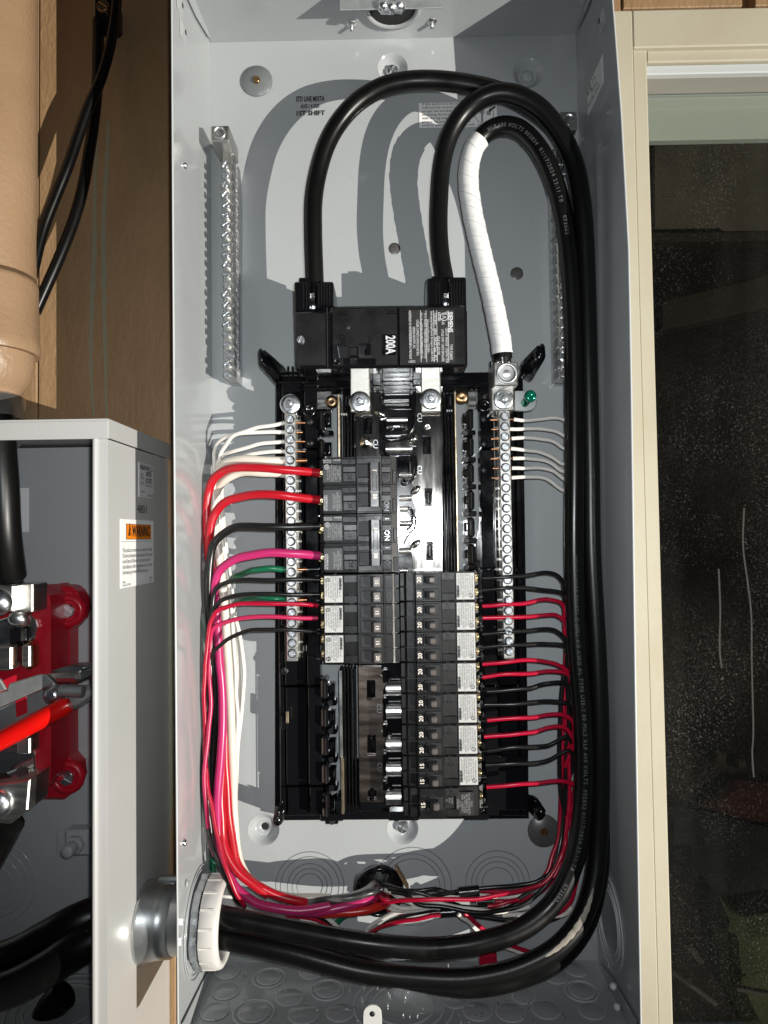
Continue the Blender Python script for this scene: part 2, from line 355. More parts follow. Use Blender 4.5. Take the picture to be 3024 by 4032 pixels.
# a strip of siding above the window
part('board', MB().box(xs[-1]+.0006, P(2920,10,WALLH).x, .011,.0235, P(2600,36,WALLH).z,.71, .001), 'siding', wall)
part('board', MB().box(P(2968,10,WALLH).x, .60, .011,.0235, P(2600,36,WALLH).z,.71, .001), 'siding', wall)
def drip(pts, w):                                               # flat uneven paint run, a hair proud of the siding
    path = smoothpath([P(x,y,WALLH) for x,y in pts], 8); vs = []
    for i,p in enumerate(path):
        k = w*(.55+.45*math.sin(math.pi*min(1,(i+2)/len(path)*1.1)))*random.uniform(.75,1.15)
        vs += [(p.x-k,.0127,p.z), (p.x+k*random.uniform(.8,1.1),.0127,p.z)]
    mb = MB(); mb.add(vs, [(2*i,2*i+1,2*i+3,2*i+2) for i in range(len(path)-1)])
    mb.add([(x,.0131,z) for x,y,z in vs], [(2*i,2*i+2,2*i+3,2*i+1) for i in range(len(path)-1)]); return mb
for pts, r in (([(380,540),(374,760),(372,940),(366,1140),(358,1380),(364,1560),(370,1640)], .0024),
               ([(428,480),(418,700),(408,880),(410,1060),(412,1250),(416,1440),(420,1640)], .0026),
               ([(651,2060),(668,2180),(676,2320),(676,2600),(672,3100),(655,3450)], .0040)):
    part('paint_run', drip(pts, r), 'drip', wall)

# ================================================================ WINDOW
wx0 = P(2380,2000,.012).x
win = thing('window', 'cream painted window with dusty dark glass to the right of the open panel', 'window', (.40,.012,-.62))
def vboard(x0t, x1t, h0, h1, zt, zb, b):
    # x at mid height, straight boards
    return MB().box(P(x0t,2000,h1).x, P(x1t,2000,h1).x, -h1, -h0, zb, zt, b)
ZT = P(2700,34,.012).z
part('casing', vboard(2395,2541,-.012,.012,ZT,-.66,.0012), 'trim', win)
part('casing', MB().box(P(2541,2000,.012).x+.0002, .62, -.012,.012, P(2700,183,.012).z, ZT, .0012), 'trim', win)
zi = P(2700,183,.006).z
part('stop', MB().box(P(2541,2000,.012).x+.0003, P(2594,2000,.006).x, -.0075,.03, -.66, zi-.0003, .0016), 'trim', win)
part('stop', MB().box(P(2594,2000,.006).x+.0002, .62, -.006,.03, P(2700,242,.006).z, zi-.0003, .0012), 'trim', win)
gx = P(2594,2000,.006).x
def zline(y, h): return P(2800,y,h).z
part('sash_rail', MB().box(gx+.0003,.62, -.002,.03, zline(288,.002), P(2700,242,.006).z-.0003, .001), 'sash', win)
part('gasket', MB().box(gx+.0003,.62, .004,.03, zline(296,-.004), zline(288,.002)-.0003, .0004), 'gasket', win)
part('glass_pane', MB().box(gx-.004,.63, .028,.031, -.67, zline(270,-.03)), 'glass', win)
part('sash_rail', MB().box(gx-.003,.62, .036,.05, zline(326,-.036), zline(250,-.036), .001), 'sash_blue', win)
part('sash_rail', MB().box(gx-.003,.62, .036,.05, zline(372,-.036), zline(326,-.036)-.0004, .001), 'sash', win)
part('shade', MB().box(gx-.003,.62, .040,.05, zline(548,-.04), zline(378,-.04), .001), 'shade_cloth', win)
for pts in ([(2830,2240),(2836,2400),(2834,2560),(2842,2630)], [(2930,2000),(2926,2150),(2945,2300),(2958,2420),(2960,2600),(2966,2900),(2962,2960),(2968,3060)]):
    part('dried_drip', MB().tube([P(x,y,-.0277) for x,y in pts], .0019, 8, True, 6, .3), 'dried', win)
# room behind the glass
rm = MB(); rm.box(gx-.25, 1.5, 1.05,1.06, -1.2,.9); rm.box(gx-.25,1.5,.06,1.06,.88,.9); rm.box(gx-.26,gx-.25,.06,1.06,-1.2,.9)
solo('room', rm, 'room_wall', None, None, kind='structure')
def rp(x,y,d): return P(x,y,-d)
def slab(pts, d, t, b=.004):
    q = [rp(x,y,d) for x,y in pts]; return MB().prism([(p.x,p.z) for p in q], d, d+t, b)
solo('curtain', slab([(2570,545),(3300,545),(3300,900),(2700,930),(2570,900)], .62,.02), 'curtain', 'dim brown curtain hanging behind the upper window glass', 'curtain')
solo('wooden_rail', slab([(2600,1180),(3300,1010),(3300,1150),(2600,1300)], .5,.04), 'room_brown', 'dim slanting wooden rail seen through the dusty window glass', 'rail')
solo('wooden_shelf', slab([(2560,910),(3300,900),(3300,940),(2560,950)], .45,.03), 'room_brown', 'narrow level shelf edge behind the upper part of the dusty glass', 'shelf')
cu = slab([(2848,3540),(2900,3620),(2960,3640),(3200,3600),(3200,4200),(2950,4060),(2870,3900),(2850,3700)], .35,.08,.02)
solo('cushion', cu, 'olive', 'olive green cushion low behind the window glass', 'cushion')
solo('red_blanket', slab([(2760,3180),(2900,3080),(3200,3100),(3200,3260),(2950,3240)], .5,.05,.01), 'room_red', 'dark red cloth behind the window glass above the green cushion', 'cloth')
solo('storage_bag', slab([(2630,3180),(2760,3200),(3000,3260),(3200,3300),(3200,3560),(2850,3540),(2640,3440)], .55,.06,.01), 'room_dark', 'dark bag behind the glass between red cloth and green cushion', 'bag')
for pts, lab in (([(2700,3735),(2725,3728),(2772,3790),(2758,3800)], 'short pale stick behind the lower left window glass'),
            ([(2640,3835),(2655,3830),(2830,3955),(2820,3968)], 'longer grey stick slanting behind the lowest window glass'),
            ([(2900,3890),(3100,3930),(3100,3945),(2900,3905)], 'thin tan cord in front of the green cushion behind glass')):
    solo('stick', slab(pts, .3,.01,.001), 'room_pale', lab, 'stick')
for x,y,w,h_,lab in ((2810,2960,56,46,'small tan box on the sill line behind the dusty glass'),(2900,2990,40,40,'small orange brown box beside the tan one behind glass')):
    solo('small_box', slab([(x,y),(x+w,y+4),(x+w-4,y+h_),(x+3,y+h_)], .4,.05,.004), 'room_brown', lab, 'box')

# ================================================================ TAN CONDUIT AND CABLES, UPPER LEFT
def cylv(mb, x, z0, z1, hc, r, n=40): return mb.lathe((x,-hc,z0), (0,0,1), [(r,0),(r,z1-z0)], n)
ph = .045
pr_ = P(128,700,ph); px_ = pr_.x; pipe_r = .040
pcx = px_-pipe_r
pipe = thing('service_pipe', 'tan painted service pipe with coupling above the meter box', 'pipe', (pcx,-ph,P(60,1560,ph).z))
part('tube', cylv(MB(), pcx, P(60,1090,ph).z,.72,ph,pipe_r), 'pipe', pipe)
zc1, zc0 = P(130,1105,ph).z, P(130,1392,ph).z; rc = P(139,1250,ph).x-pcx
part('coupling', MB().lathe((pcx,-ph,zc0), (0,0,1), [(rc*.99,0),(rc*1.01,.003),(rc*1.0,.012),(rc*.97,.015),(rc*.97,zc1-zc0-.004),(rc*.955,zc1-zc0),(pipe_r,zc1-zc0+.0004)], 40), 'pipe', pipe)
zd = P(100,1570,ph).z
part('hub', MB().lathe((pcx,-ph,zd), (0,0,1), [(.0001,-.001),(.018,-.0002),(.028,.006),(.035,.018),(.038,.03),(.0385,zc0-zd-.0004)], 40), 'pipe', pipe)
part('hub_collar', MB().lathe((pcx,-ph,P(60,1650,ph).z), (0,0,1), [(.031,0),(.031,.02),(.026,.022),(.026,zd-P(60,1650,ph).z+.004)], 32), 'conduit', pipe)
def region(x0, y0, sc):
    return lambda pts: [P(x0+a*sc, y0+b*sc, h) for a,b,h in pts]
r1 = region(0,0,.7684)
strap = thing('cable_strap', 'black cable strap with a screw at the top of the siding', 'strap', P(402,40,.0))
part('strap_band', MB().pb(362,-40,440,72,-.012,.018,.003), 'black', strap)
inst('screw', withmat(mk_screw(.006,.003,.0012,False), 'screw', 'bronze'), strap, P(408,30,.0185), .6)
solo('drop_cable', MB().tube(r1([(505,60,.006),(504,250,.007),(500,420,.009),(484,600,.012),(458,780,.015),(422,980,.018),(372,1150,.021),(300,1330,.024),(180,1600,.026)]), .0052, 12, True, 8), 'cable', 'black service cable bowing right as it drops to the tan coupling', 'cable', 'black service cables on the siding')
solo('drop_cable', MB().tube(r1([(602,-40,.020),(590,80,.021),(562,250,.023),(512,420,.026),(460,535,.028),(408,680,.029),(350,850,.030),(290,1000,.030),(222,1180,.030),(155,1460,.030)]), .0048, 12, True, 8), 'cable', 'black service cable crossing in front and running straighter to the tan pipe', 'cable', 'black service cables on the siding')
# ================================================================ METER BOX, LEFT
MF = .137                                                        # depth of the meter box
mxr = P(648,2600,.0).x                                            # its right side
mzt = P(434,1650,MF).z; mzb = -.62; mxl = -.62
meter = thing('meter_box', 'open light grey steel meter box left of the breaker panel', 'meter box', ((mxl+mxr)/2,.0,mzb))
rimx = P(412,2600,MF).x                                           # inner edge of the rim
part('back_sheet', MB().box(mxl, mxr-.004, -.006,.0125, mzb, mzt-.004), 'meter_inside', meter)
sw = MB(); rr = .007
prof = [(mxr,-.012),(mxr,MF-rr)] + [(mxr-rr+rr*math.cos(R(a)), MF-rr+rr*math.sin(R(a))) for a in (20,40,60,80)] + [(mxr-rr-.001,MF),(rimx+.002,MF),(rimx,MF-.001),(rimx,MF-.012),(rimx+.0015,MF-.012),(rimx+.0015,MF-.0025),(mxr-rr,MF-.0025),(mxr-.0018,MF-rr),(mxr-.0018,-.012)]
zrim = P(440,1728,MF).z
sw.profz(prof, mzb, zrim)
part('side_wall', sw, 'meter_paint', meter)
# raised bead that runs down the rim
part('rim_bead', MB().tube([(mxr-.0085,-MF-.0004,mzb),(mxr-.0085,-MF-.0004,zrim)], .0022, 8, True), 'meter_paint', meter)
cap = MB(); cap.box(mxl, mxr+.0022, -MF-.0022, .012, mzt-.0015, mzt)
cap.box(mxl, mxr+.0022, -MF-.0022, -MF-.0004, zrim, mzt-.0015, .0004); cap.box(mxr+.0006, mxr+.0022, -MF-.0004, .012, zrim+.0007, mzt-.0015)
part('top_cap', cap, 'meter_paint', meter)
def side(px, py):                                                # point on the box's right side from a pixel
    d = (RIGHT*((px-PCX)/FPX)+DOWN*((py-PCY)/FPX)+FWD); return CAM+d*((mxr-CAM.x)/d.x)
def sidequad(name, pts, m, parent, t=.0004):
    q = [side(*p) for p in pts]; mb = MB(); n = len(q)
    mb.add([Vector((mxr+t,p.y,p.z)) for p in q]+[Vector((mxr-.0005,p.y,p.z)) for p in q], [list(range(n))]+[(i,(i+1)%n,n+(i+1)%n,n+i) for i in range(n)])
    return part(name, mb, m, parent)
YU, ZU = Vector((0,1,0)), Vector((0,0,1))
def sidetext(body, px, py, size, m, parent, **kw):
    p = side(px,py); return lettering(body, Vector((mxr+.0007,p.y,p.z)), YU, ZU, size, m, parent, **kw)
def midz(a,b): return side(*a).lerp(side(*b),.5)
def rectside(x0,y0,x1,y1):                                        # sticker with vertical sides: pixel of top-left and bottom-right corners
    a, b = side(x0,y0), side(x1,y1); return a.y, b.y, a.z, b.z
def sidesticker(name, ya, yb, za, zb, m, t, parent):
    return part(name, MB().box(mxr-.0002, mxr+t, ya, yb, zb, za, .0002), m, parent)
# maker's plate
ya, yb, za, zb = rectside(545,1818,602,1965)
st = sidesticker('maker_sticker', ya, yb, za, zb, 'sticker', .0006, meter)
def stx(fy, fz, body, size, m='ink', up=st, t=.0009, box=None, fw=None, **kw):
    y0,y1,z1,z0 = box
    if fw: kw['fit'] = (y1-y0)*fw
    return lettering(body, (mxr+t, y0+(y1-y0)*fy, z0+(z1-z0)*fz), YU, ZU, size, m, up, **kw)
bx = (ya,yb,za,zb)
stx(.5,.86,'MILBANK MFG. CO.',.0058,box=bx,fw=.86,bold=.02); stx(.64,.60,'METER\nSOCKET',.0060,box=bx,fw=.46,bold=.02); stx(.18,.60,'UL',.0075,box=bx,fw=.2); stx(.18,.40,'LISTED',.0034,box=bx,fw=.24)
stx(.64,.36,'ISSUE NO. P-4395',.0032,box=bx,fw=.5); stx(.2,.16,'ENCL 3R',.003,box=bx,fw=.25); stx(.75,.08,'1040-066-901',.003,box=bx,fw=.4)
p = side(559,2007); lettering('4801', (mxr+.0005,p.y,p.z), YU, ZU, .0105, 'ink', meter, fit=abs(side(578,2010).y-side(542,1998).y))
# warning sticker
ya, yb, za, zb = rectside(473,2042,603,2293)
st2 = sidesticker('warning_sticker', ya, yb, za, zb, 'sticker_white', .0006, meter); bw = (ya,yb,za,zb)
def sub(fy0,fy1,fz0,fz1,m,t=.0008):
    return part('print', MB().box(mxr+.0005, mxr+t, ya+(yb-ya)*fy0, ya+(yb-ya)*fy1, zb+(za-zb)*fz0, zb+(za-zb)*fz1), m, st2)
sub(.14,.90,.70,.93,'ink'); sub(.15,.89,.708,.922,'orange',.0010); sub(.0,1,.668,.672,'ink')
stx(.565,.815,'WARNING',.0125,up=st2,t=.0014,box=bw,fw=.54,bold=.03)
q = MB(); y0 = ya+(yb-ya)*.23; z0 = zb+(za-zb)*.755; q.add([(mxr+.0013,y0-.0035,z0),(mxr+.0013,y0+.0035,z0),(mxr+.0013,y0,z0+.0105)],[(0,1,2)]); part('print', q, 'ink', st2)
stx(.23,.79,'!',.006,'orange',up=st2,t=.0016,box=bw,bold=.05)
stx(.04,.38,'This product can expose you to chemicals including\nChromium (hexavalent compounds), which is known\nto the State of California to cause cancer and/or\nbirth defects or other reproductive harm. For more\ninformation go to www.P65Warnings.ca.gov.',.0046,up=st2,t=.001,box=bw,fw=.9,align='LEFT',line=.98)
stx(.04,.06,'Milbank\nKansas City, MO USA',.0024,up=st2,t=.001,box=bw,align='LEFT',fw=.22); stx(.88,.06,'68288\nREV. 1',.0026,up=st2,t=.001,box=bw)
# plate on the inside back, code left out
st3 = part('inside_sticker', MB().pb(-40,1922,113,2096,.004,.0066,.0003), 'sticker_white', meter)
for i in range(3): part('print', MB().pb(66+i*6,2054,69+i*6,2067,.0064,.0068,0), 'ink', st3)
# hole plug and bolted ground clip painted with the box
gc = part('ground_clip', MB().pb(252,3270,352,3372,.006,.022,.002), 'meter_inside', meter)
part('clip_base', MB().pb(222,3262,392,3372,.006,.008,.001), 'meter_inside', meter)
hx = [(math.cos(R(60*k))*.0085, math.sin(R(60*k))*.0085) for k in range(6)]; c = P(300,3322,.022)
part('nut', MB().prism([(c.x+a,c.z+b) for a,b in hx], -.028,-.021,.001), 'meter_inside', gc)
part('stud', MB().lathe((c.x,-.028,c.z), (0,-1,0), [(.0055,0),(.0055,.012),(.0045,.0135),(0,.0135)], 16), 'meter_inside', gc)
for x,y in ((236,3318),(383,3318)): inst('screw', withmat(mk_screw(.0025,.0014,.0007), 'screw', 'meter_inside'), meter, P(x,y,.008))
def rings(cx, cy, h, rads, parent, m='groove', w=.0007, n=44, sag=.0003):
    c = P(cx,cy,h)
    for r in rads:
        pts = [(c.x+r*math.cos(2*math.pi*k/n), -h-sag*.2, c.z+r*math.sin(2*math.pi*k/n)) for k in range(n+1)]
        part('knockout_ring', MB().tube(pts, w, 6, False, None, .45), m, parent)
rings(-20,3480,.006,(.016,.024,.031,.038), meter, 'meter_inside', .0009)
inst('screw', withmat(mk_screw(.004,.002,.001), 'screw', 'zinc_dull'), meter, P(66,1748,.01))
# bottom of the box with a knockout
part('bottom_sheet', MB().box(mxl, mxr-.003, -MF+.01, -.0065, P(200,3830,.006).z-.003, P(200,3830,.006).z), 'meter_inside', meter)
zf = P(200,3830,.006).z
for r in (.03,.036,.044):
    part('knockout_ring', MB().tube([(P(230,3950,.06).x+r*math.cos(2*math.pi*k/40), -.055+r*math.sin(2*math.pi*k/40), zf+.0004) for k in range(41)], .0011, 6, False), 'meter_inside', meter)
# red insulating block with its jaw
rb = region(0,1600,.4972); HB = .05
blk = thing('socket_block', 'dark red insulating block carrying the meter jaws', 'insulator', P(180,2800,.006))
def pz(pts, sc=.4972, x0=0, y0=1600): return [(x0+a*sc, y0+b*sc) for a,b in pts]
part('body', MB().pprism(pz([(-60,1440),(235,1440),(310,1425),(380,1500),(390,1570),(392,2700),(388,2960),(330,3060),(260,3080),(-60,3080)]), .0064, .062, .003), 'red_block', blk)
part('flange', MB().pprism(pz([(200,1428),(520,1420),(560,1432),(600,1465),(632,1530),(640,1600),(620,1690),(570,1750),(540,1775),(538,2780),(600,2850),(612,2960),(580,3060),(500,3120),(400,3120),(200,3120)]), .0068, .028, .003), 'red_block', blk)
for cx,cy in ((535,1620),(530,2940)):
    c = P(*pz([(cx,cy)])[0],.03)
    part('boss', MB().lathe((c.x,-.0275,c.z), (0,-1,0), [(.0155,0),(.0145,.004),(.0095,.005),(.009,.0015)], 24), 'red_block', blk)
    inst('screw', withmat(mk_screw(.0068,.003,.0016,False), 'screw', 'zinc'), blk, c, .5)
for cx,cy in ((440,1650),(440,2960)):
    x,y = pz([(cx,cy)])[0]; part('rib', MB().pb(x-22,y-12,x+22,y+12,.028,.038,.003), 'red_block', blk)
jaw = thing('meter_lug', 'bright aluminium lug clamping the black cable above red block', 'lug', P(70,2330,.06))
part('body', MB().pb(-40,2305,52,2410,.062,.10,.001), 'alu', jaw)
part('side_cheek', MB().pb(38,2298,128,2412,.062,.088,.001), 'alu', jaw)
part('set_screw', MB().lathe(P(0,2372,.10), (0,-1,0), [(.0105,0),(.0105,.002),(.007,.006),(0,.0075)], 24), 'zinc', jaw)
part('nut', MB().lathe(P(78,2430,.074), (0,-.6,-1), [(.0065,-.003),(.0085,.0),(.0085,.004),(.006,.007),(0,.008)], 18), 'zinc', jaw)
part('spade', MB().pprism(pz([(-40,1700),(150,1640),(230,1640),(275,1690),(290,1750),(270,1840),(210,1890),(-40,1900)]), .063,.067,.001), 'tin', jaw)
part('jaw_clip', MB().pb(88,2530,125,2640,.062,.078,.003), 'copper', jaw); part('jaw_face', MB().pb(84,2540,118,2628,.078,.083,.0012), 'alu', jaw)
part('jaw_clip', MB().pb(-30,2545,46,2640,.067,.085,.0015), 'alu', jaw); part('jaw_black_post', MB().pb(34,2470,92,2545,.067,.075,.002), 'black', jaw)  # plain black post just above the jaw clip
jaw2 = thing('meter_lug', 'lower aluminium lug at the foot of the red block', 'lug', P(60,3130,.06))
part('body', MB().pprism([(-40,3090),(20,3085),(118,3070),(108,3190),(40,3245),(-40,3240)], .062,.096,.0012), 'alu', jaw2)
part('set_screw', MB().lathe(P(-4,3160,.096), (0,-1,0), [(.0115,0),(.0115,.002),(.008,.006),(0,.0075)], 24), 'zinc', jaw2)
part('spade', MB().pprism([(-40,2940),(110,2920),(135,2975),(138,3030),(118,3072),(-40,3090)], .063,.067,.001), 'tin', jaw2)
part('bolt', MB().tube([P(40,3060,.072),P(88,3040,.078)], .0058, 12), 'zinc', jaw2)
part('jaw_clip', MB().pb(66,2905,118,2970,.067,.084,.001), 'alu', jaw2)
part('conductor', MB().tube([P(0,3075,.078),P(60,3070,.076),P(88,3085,.076)], .006, 10), 'tape_black', jaw2)
# bypass lever
lev = thing('bypass_bracket', 'bent galvanised lever bracket across the meter jaws', 'bracket', P(150,2740,.07))
part('arm', MB().pprism([(-40,2740),(27,2720),(35,2692),(150,2657),(180,2657),(214,2690),(160,2715),(0,2785),(-40,2802)], .088,.0905,.0008), 'galv', lev)
part('arm_return', MB().pprism([(-40,2655),(0,2676),(24,2716),(-40,2738)], .09,.0925,.0008), 'galv', lev)
part('nose', MB().pprism([(179,2658),(300,2647),(307,2655),(308,2680),(298,2690),(216,2690)], .0905,.099,.004), 'alu', lev)
part('nose_top', MB().pprism([(199,2643),(269,2624),(384,2617),(307,2648),(249,2651)], .070,.088,.001), 'steel_dark', lev)
part('nose_tip', MB().pprism([(309,2650),(384,2619),(390,2627),(387,2654),(314,2685)], .074,.0955,.0015), 'steel_dark', lev)
part('plate', MB().pprism([(-40,2804),(160,2718),(240,2708),(260,2716),(258,2790),(120,2850),(-40,2900)], .074,.0775,.001), 'galv', lev)
part('plate_tip', MB().pprism([(240,2707),(348,2702),(372,2706),(384,2720),(382,2738),(300,2794),(262,2794)], .066,.0735,.003), 'galv', lev)
part('slot', MB().pprism([(60,2762),(104,2742),(108,2806),(64,2826)], .0774,.0779,.0002), 'red_block', lev)
part('bolt', MB().lathe(P(216,2734,.08), (0,-1,0), [(.0095,0),(.0095,.0015),(.0065,.002),(.0065,.006),(.003,.0075)], 12), 'zinc', lev)
part('pivot', MB().tube([P(240,2718,.083),P(330,2722,.083)], .0052, 12), 'galv', lev)
part('grip', MB().tube([P(-120,2979,.092),P(0,2916,.092),P(130,2848,.092),P(252,2784,.091),P(276,2772,.09)], [.0079,.0079,.0079,.0076,.0055], 20, True), 'red_handle', lev)
# cables inside the meter box
solo('meter_cable', MB().tube([P(-10,1640,.105),P(10,1900,.105),P(20,2100,.10),P(42,2270,.085)], .0125, 18, True, 6), 'cable', 'black cable coming down to the upper lug in the meter box', 'cable')
solo('meter_cable_end', MB().tube([P(40,2262,.083),P(46,2300,.08),P(48,2345,.078)], .0095, 12, True, 6), 'tape_black', 'gooey black compound on the bare strands above upper meter lug', 'compound')
solo('meter_cable', MB().tube([P(46,3238,.076),P(20,3290,.07),P(-40,3400,.06)], .0105, 14, True, 6), 'cable', 'short black cable leaving the lower meter lug', 'cable')
for dy, h, lab in ((0,.075,'upper black feeder cable curving through the bottom of the meter box'),(120,.095,'lower black feeder cable curving through the bottom of the meter box')):
    pts = [P(-160,3830+dy,h),P(60,3760+dy,h),P(190,3690+dy,h),P(300,3630+dy*.9,h),P(420,3590+dy*.7,h-.01),P(560,3600+dy*.5,.06)]
    o = solo('feeder_cable', MB().tube(pts, .0145, 18, True, 7), 'cable', lab, 'cable', 'feeder cables between the boxes')
solo('cable_stub', MB().tube([P(160,4080,.06),P(190,3990,.06),P(236,3930,.06),P(252,3915,.06)], .0125, 16, True, 6), 'cable', 'cut end of black cable on the floor of the meter box', 'cable')
# nipple between the two boxes
def solidx(mb, xa, xb, z, h, r, n=40): return mb.lathe((xa,-h,z), (1,0,0), [(r,0),(r,xb-xa)], n)
NH = .056; NZ = P(760,3625,.056).z; XL = -.178
nip = thing('conduit_nipple', 'short grey steel conduit nipple joining meter box and panel', 'conduit', (-.20,-NH,NZ-.035))
xm = mxr
part('pipe', solidx(MB(), xm-.012, XL+.010, NZ, NH, .0262), 'conduit', nip)
part('flare', MB().lathe((xm,-NH,NZ), (1,0,0), [(.0322,.0003),(.0328,.0012),(.0324,.003),(.0304,.009),(.0290,.016),(.0284,.026),(.0264,.0265)], 48), 'conduit', nip)
part('boss', MB().box(xm+.006, XL-.006, -NH+.012, -NH+.02, NZ+.022, NZ+.0305, .002), 'conduit', nip)
p0 = Vector(((xm+XL)/2, -NH-.0145+.026, NZ+.0366))
lettering('2', (-.218,-NH+.0155,NZ+.0308), UX, (0,1,0), .007, 'galv', nip); 
ln = thing('conduit_locknut', 'shiny zinc locknut on the conduit inside the panel wall', 'locknut', (XL,-NH,NZ-.04))
lp = MB(); N = 48; pr = []
for k in range(N):
    r = .0375 if (k//4)%2 == 0 else .0350
    pr.append((math.cos(2*math.pi*k/N)*r, math.sin(2*math.pi*k/N)*r))
vs = []
for dx in (.002,.0075):
    for a,b in pr: vs.append((XL+dx,-NH+a,NZ+b))
for dx in (.0075,.002):
    for k in range(N): vs.append((XL+dx,-NH+math.cos(2*math.pi*k/N)*.0265,NZ+math.sin(2*math.pi*k/N)*.0265))
lp.add(vs, [(r*N+k, r*N+(k+1)%N, ((r+1)%4)*N+(k+1)%N, ((r+1)%4)*N+k) for r in range(4) for k in range(N)])
part('ring', lp, 'zinc', ln)
bsh = thing('conduit_bushing', 'off white plastic bushing on the conduit mouth inside the panel', 'bushing', (XL+.02,-NH,NZ-.038))
part('collar', MB().lathe((XL+.0085,-NH,NZ), (1,0,0), [(.0350,0),(.0362,.001),(.0362,.0125),(.0352,.0148),(.0328,.0162),(.0302,.0158),(.0285,.0135),(.0275,0),(.0350,0)], 56, True, (False,False)), 'bushing_white', bsh)
for k in range(16):
    a = 2*math.pi*k/16+.1; d = Vector((0,math.cos(a),math.sin(a))); t = Vector((0,-math.sin(a),math.cos(a))); c = Vector((XL+.0148,-NH,NZ))+d*.0362
    mb = MB(); q = []
    for sx in (-1,1):
        for st_ in (-1,1):
            for sd in (-1,1): q.append(c+Vector((.0056*sx,0,0))+t*(.0009*st_)+d*(.0006*sd))
    mb.add(q, [(0,1,3,2),(4,6,7,5),(0,4,5,1),(2,3,7,6),(0,2,6,4),(1,5,7,3)]); part('grip_rib', mb, 'bushing_white', bsh)
# ================================================================ THE PANEL BOX
PD = .1106; HW = .178; PT = .4405; PB_ = -.4405
pan = thing('panel_enclosure', 'open grey painted steel breaker panel box', 'panel', (0,0,PB_))
HOLES = []                                                       # (centre, radius) of openings in the back sheet
def back_sheet():
    bm = bmesh.new(); edges = []
    def loop(pts):
        vs = [bm.verts.new((x,0,z)) for x,z in pts]
        for i in range(len(vs)): edges.append(bm.edges.new((vs[i], vs[(i+1)%len(vs)])))
    loop([(-HW,PB_),(HW,PB_),(HW,PT),(-HW,PT)])
    for c,r in HOLES: loop([(c.x+r*math.cos(2*math.pi*k/28), c.z+r*math.sin(2*math.pi*k/28)) for k in range(28)])
    bmesh.ops.triangle_fill(bm, edges=edges, use_beauty=True, use_dissolve=False)
    for f in bm.faces:
        if f.normal.y > 0: f.normal_flip()
    mb = MB(); mb.frombm(bm); return mb
dim = [(1545,268,1),(2080,288,2),(1038,3266,0),(1585,3262,1),]
for x,y,k in dim: HOLES.append((P(x,y,0), .0148))
plug = [(1553,979,.0058),(2035,1077,.0062)]
for x,y,r in plug: HOLES.append((P(x,y,0), r))
KO = P(1493,3503,0); HOLES.append((KO,.0235))
part('back_sheet', back_sheet(), 'paint', pan)
for x,y,k in dim:
    c = P(x,y,0)
    d = part('mounting_dimple', MB().lathe((c.x,0,c.z), (0,1,0), [(.0149,-.0002),(.0138,.0006),(.0115,.003),(.0095,.0062),(.0085,.0072),(.007,.0074),(.0036,.0074),(.0036,.0115)], 32, True, (False,True)), 'paint', pan)
    if k == 0: part('hole', MB().lathe((c.x,.0078,c.z), (0,1,0), [(.0034,0),(.0034,.003)], 16), 'slot', d)
    if k == 1: inst('screw', withmat(mk_screw(.0062,.0042,.0014), 'screw', 'zinc'), d, (c.x,.0072,c.z), .5)
    if k == 2: part('pan_head', MB().lathe((c.x,.0072,c.z), (0,-1,0), [(.0062,0),(.006,.003),(.004,.0045),(0,.0048)], 20), 'paint', d)
for x,y,r in plug:
    c = P(x,y,0); part('hole_plug', MB().lathe((c.x,.0012,c.z), (0,-1,0), [(r,-.001),(r,0),(r*.9,.0004),(0,.0004)], 28), 'disc_dark', pan)
# washers over mounting holes
for x,y,r,m,sm in ((1012,322,.0152,'disc_grey','bronze'),(2140,3270,.0150,'disc_dark','bronze')):
    c = P(x,y,0); w = part('cover_washer', MB().lathe((c.x,-.0003,c.z), (0,-1,0), [(r,0),(r,.0012),(r*.985,.0016),(0,.0016)], 44), m, pan)
    inst('screw', withmat(mk_screw(.0036,.0024,.0009), 'screw', sm), w, (c.x,-.002,c.z), .3)
# side walls follow the slight bow of the sheet metal
def edge_x(tab, h):                                              # px of front edge at photo rows -> list of (Z,X)
    return [(P(x,y,h).z, P(x,y,h).x) for y,x in tab]
LE = edge_x([(-300,678),(0,680),(900,685),(1700,690),(2700,697),(3600,703),(4032,705),(4400,708)], PD)
RE = edge_x([(-300,2380),(0,2408),(450,2442),(1000,2472),(1500,2481),(2000,2488),(2700,2497),(3400,2508),(4032,2519),(4400,2524)], PD)
def interp(tab, z):
    tab = sorted(tab); 
    if z <= tab[0][0]: return tab[0][1]
    for (a,xa),(b,xb) in zip(tab, tab[1:]):
        if a <= z <= b: return xa+(xb-xa)*(z-a)/(b-a)
    return tab[-1][1]
def wall_sheet(tab, s):
    n = 24; t = .0016; rows = []
    for i in range(n+1):
        z = PB_+(PT-PB_)*i/n; xf = interp(tab, z)
        xf += s*.0  
        rows.append([Vector((s*HW,.0015,z)), Vector((xf,-PD,z)), Vector((xf+s*t,-PD,z)), Vector((s*(HW+t),.0015,z))])
    mb = MB(); vs = [v for r in rows for v in r]; fs = []
    for i in range(n):
        for k in range(4): fs.append((i*4+k, i*4+(k+1)%4, (i+1)*4+(k+1)%4, (i+1)*4+k))
    fs += [(3,2,1,0), (n*4,n*4+1,n*4+2,n*4+3)]
    bm = bmesh.new(); bv = [bm.verts.new(v) for v in vs]
    for f in fs: bm.faces.new([bv[i] for i in f])
    bmesh.ops.recalc_face_normals(bm, faces=bm.faces[:]); mb.frombm(bm); return mb
lw = part('left_wall', wall_sheet(LE,-1), 'paint', pan); rw = part('right_wall', wall_sheet(RE,1), 'paint', pan)
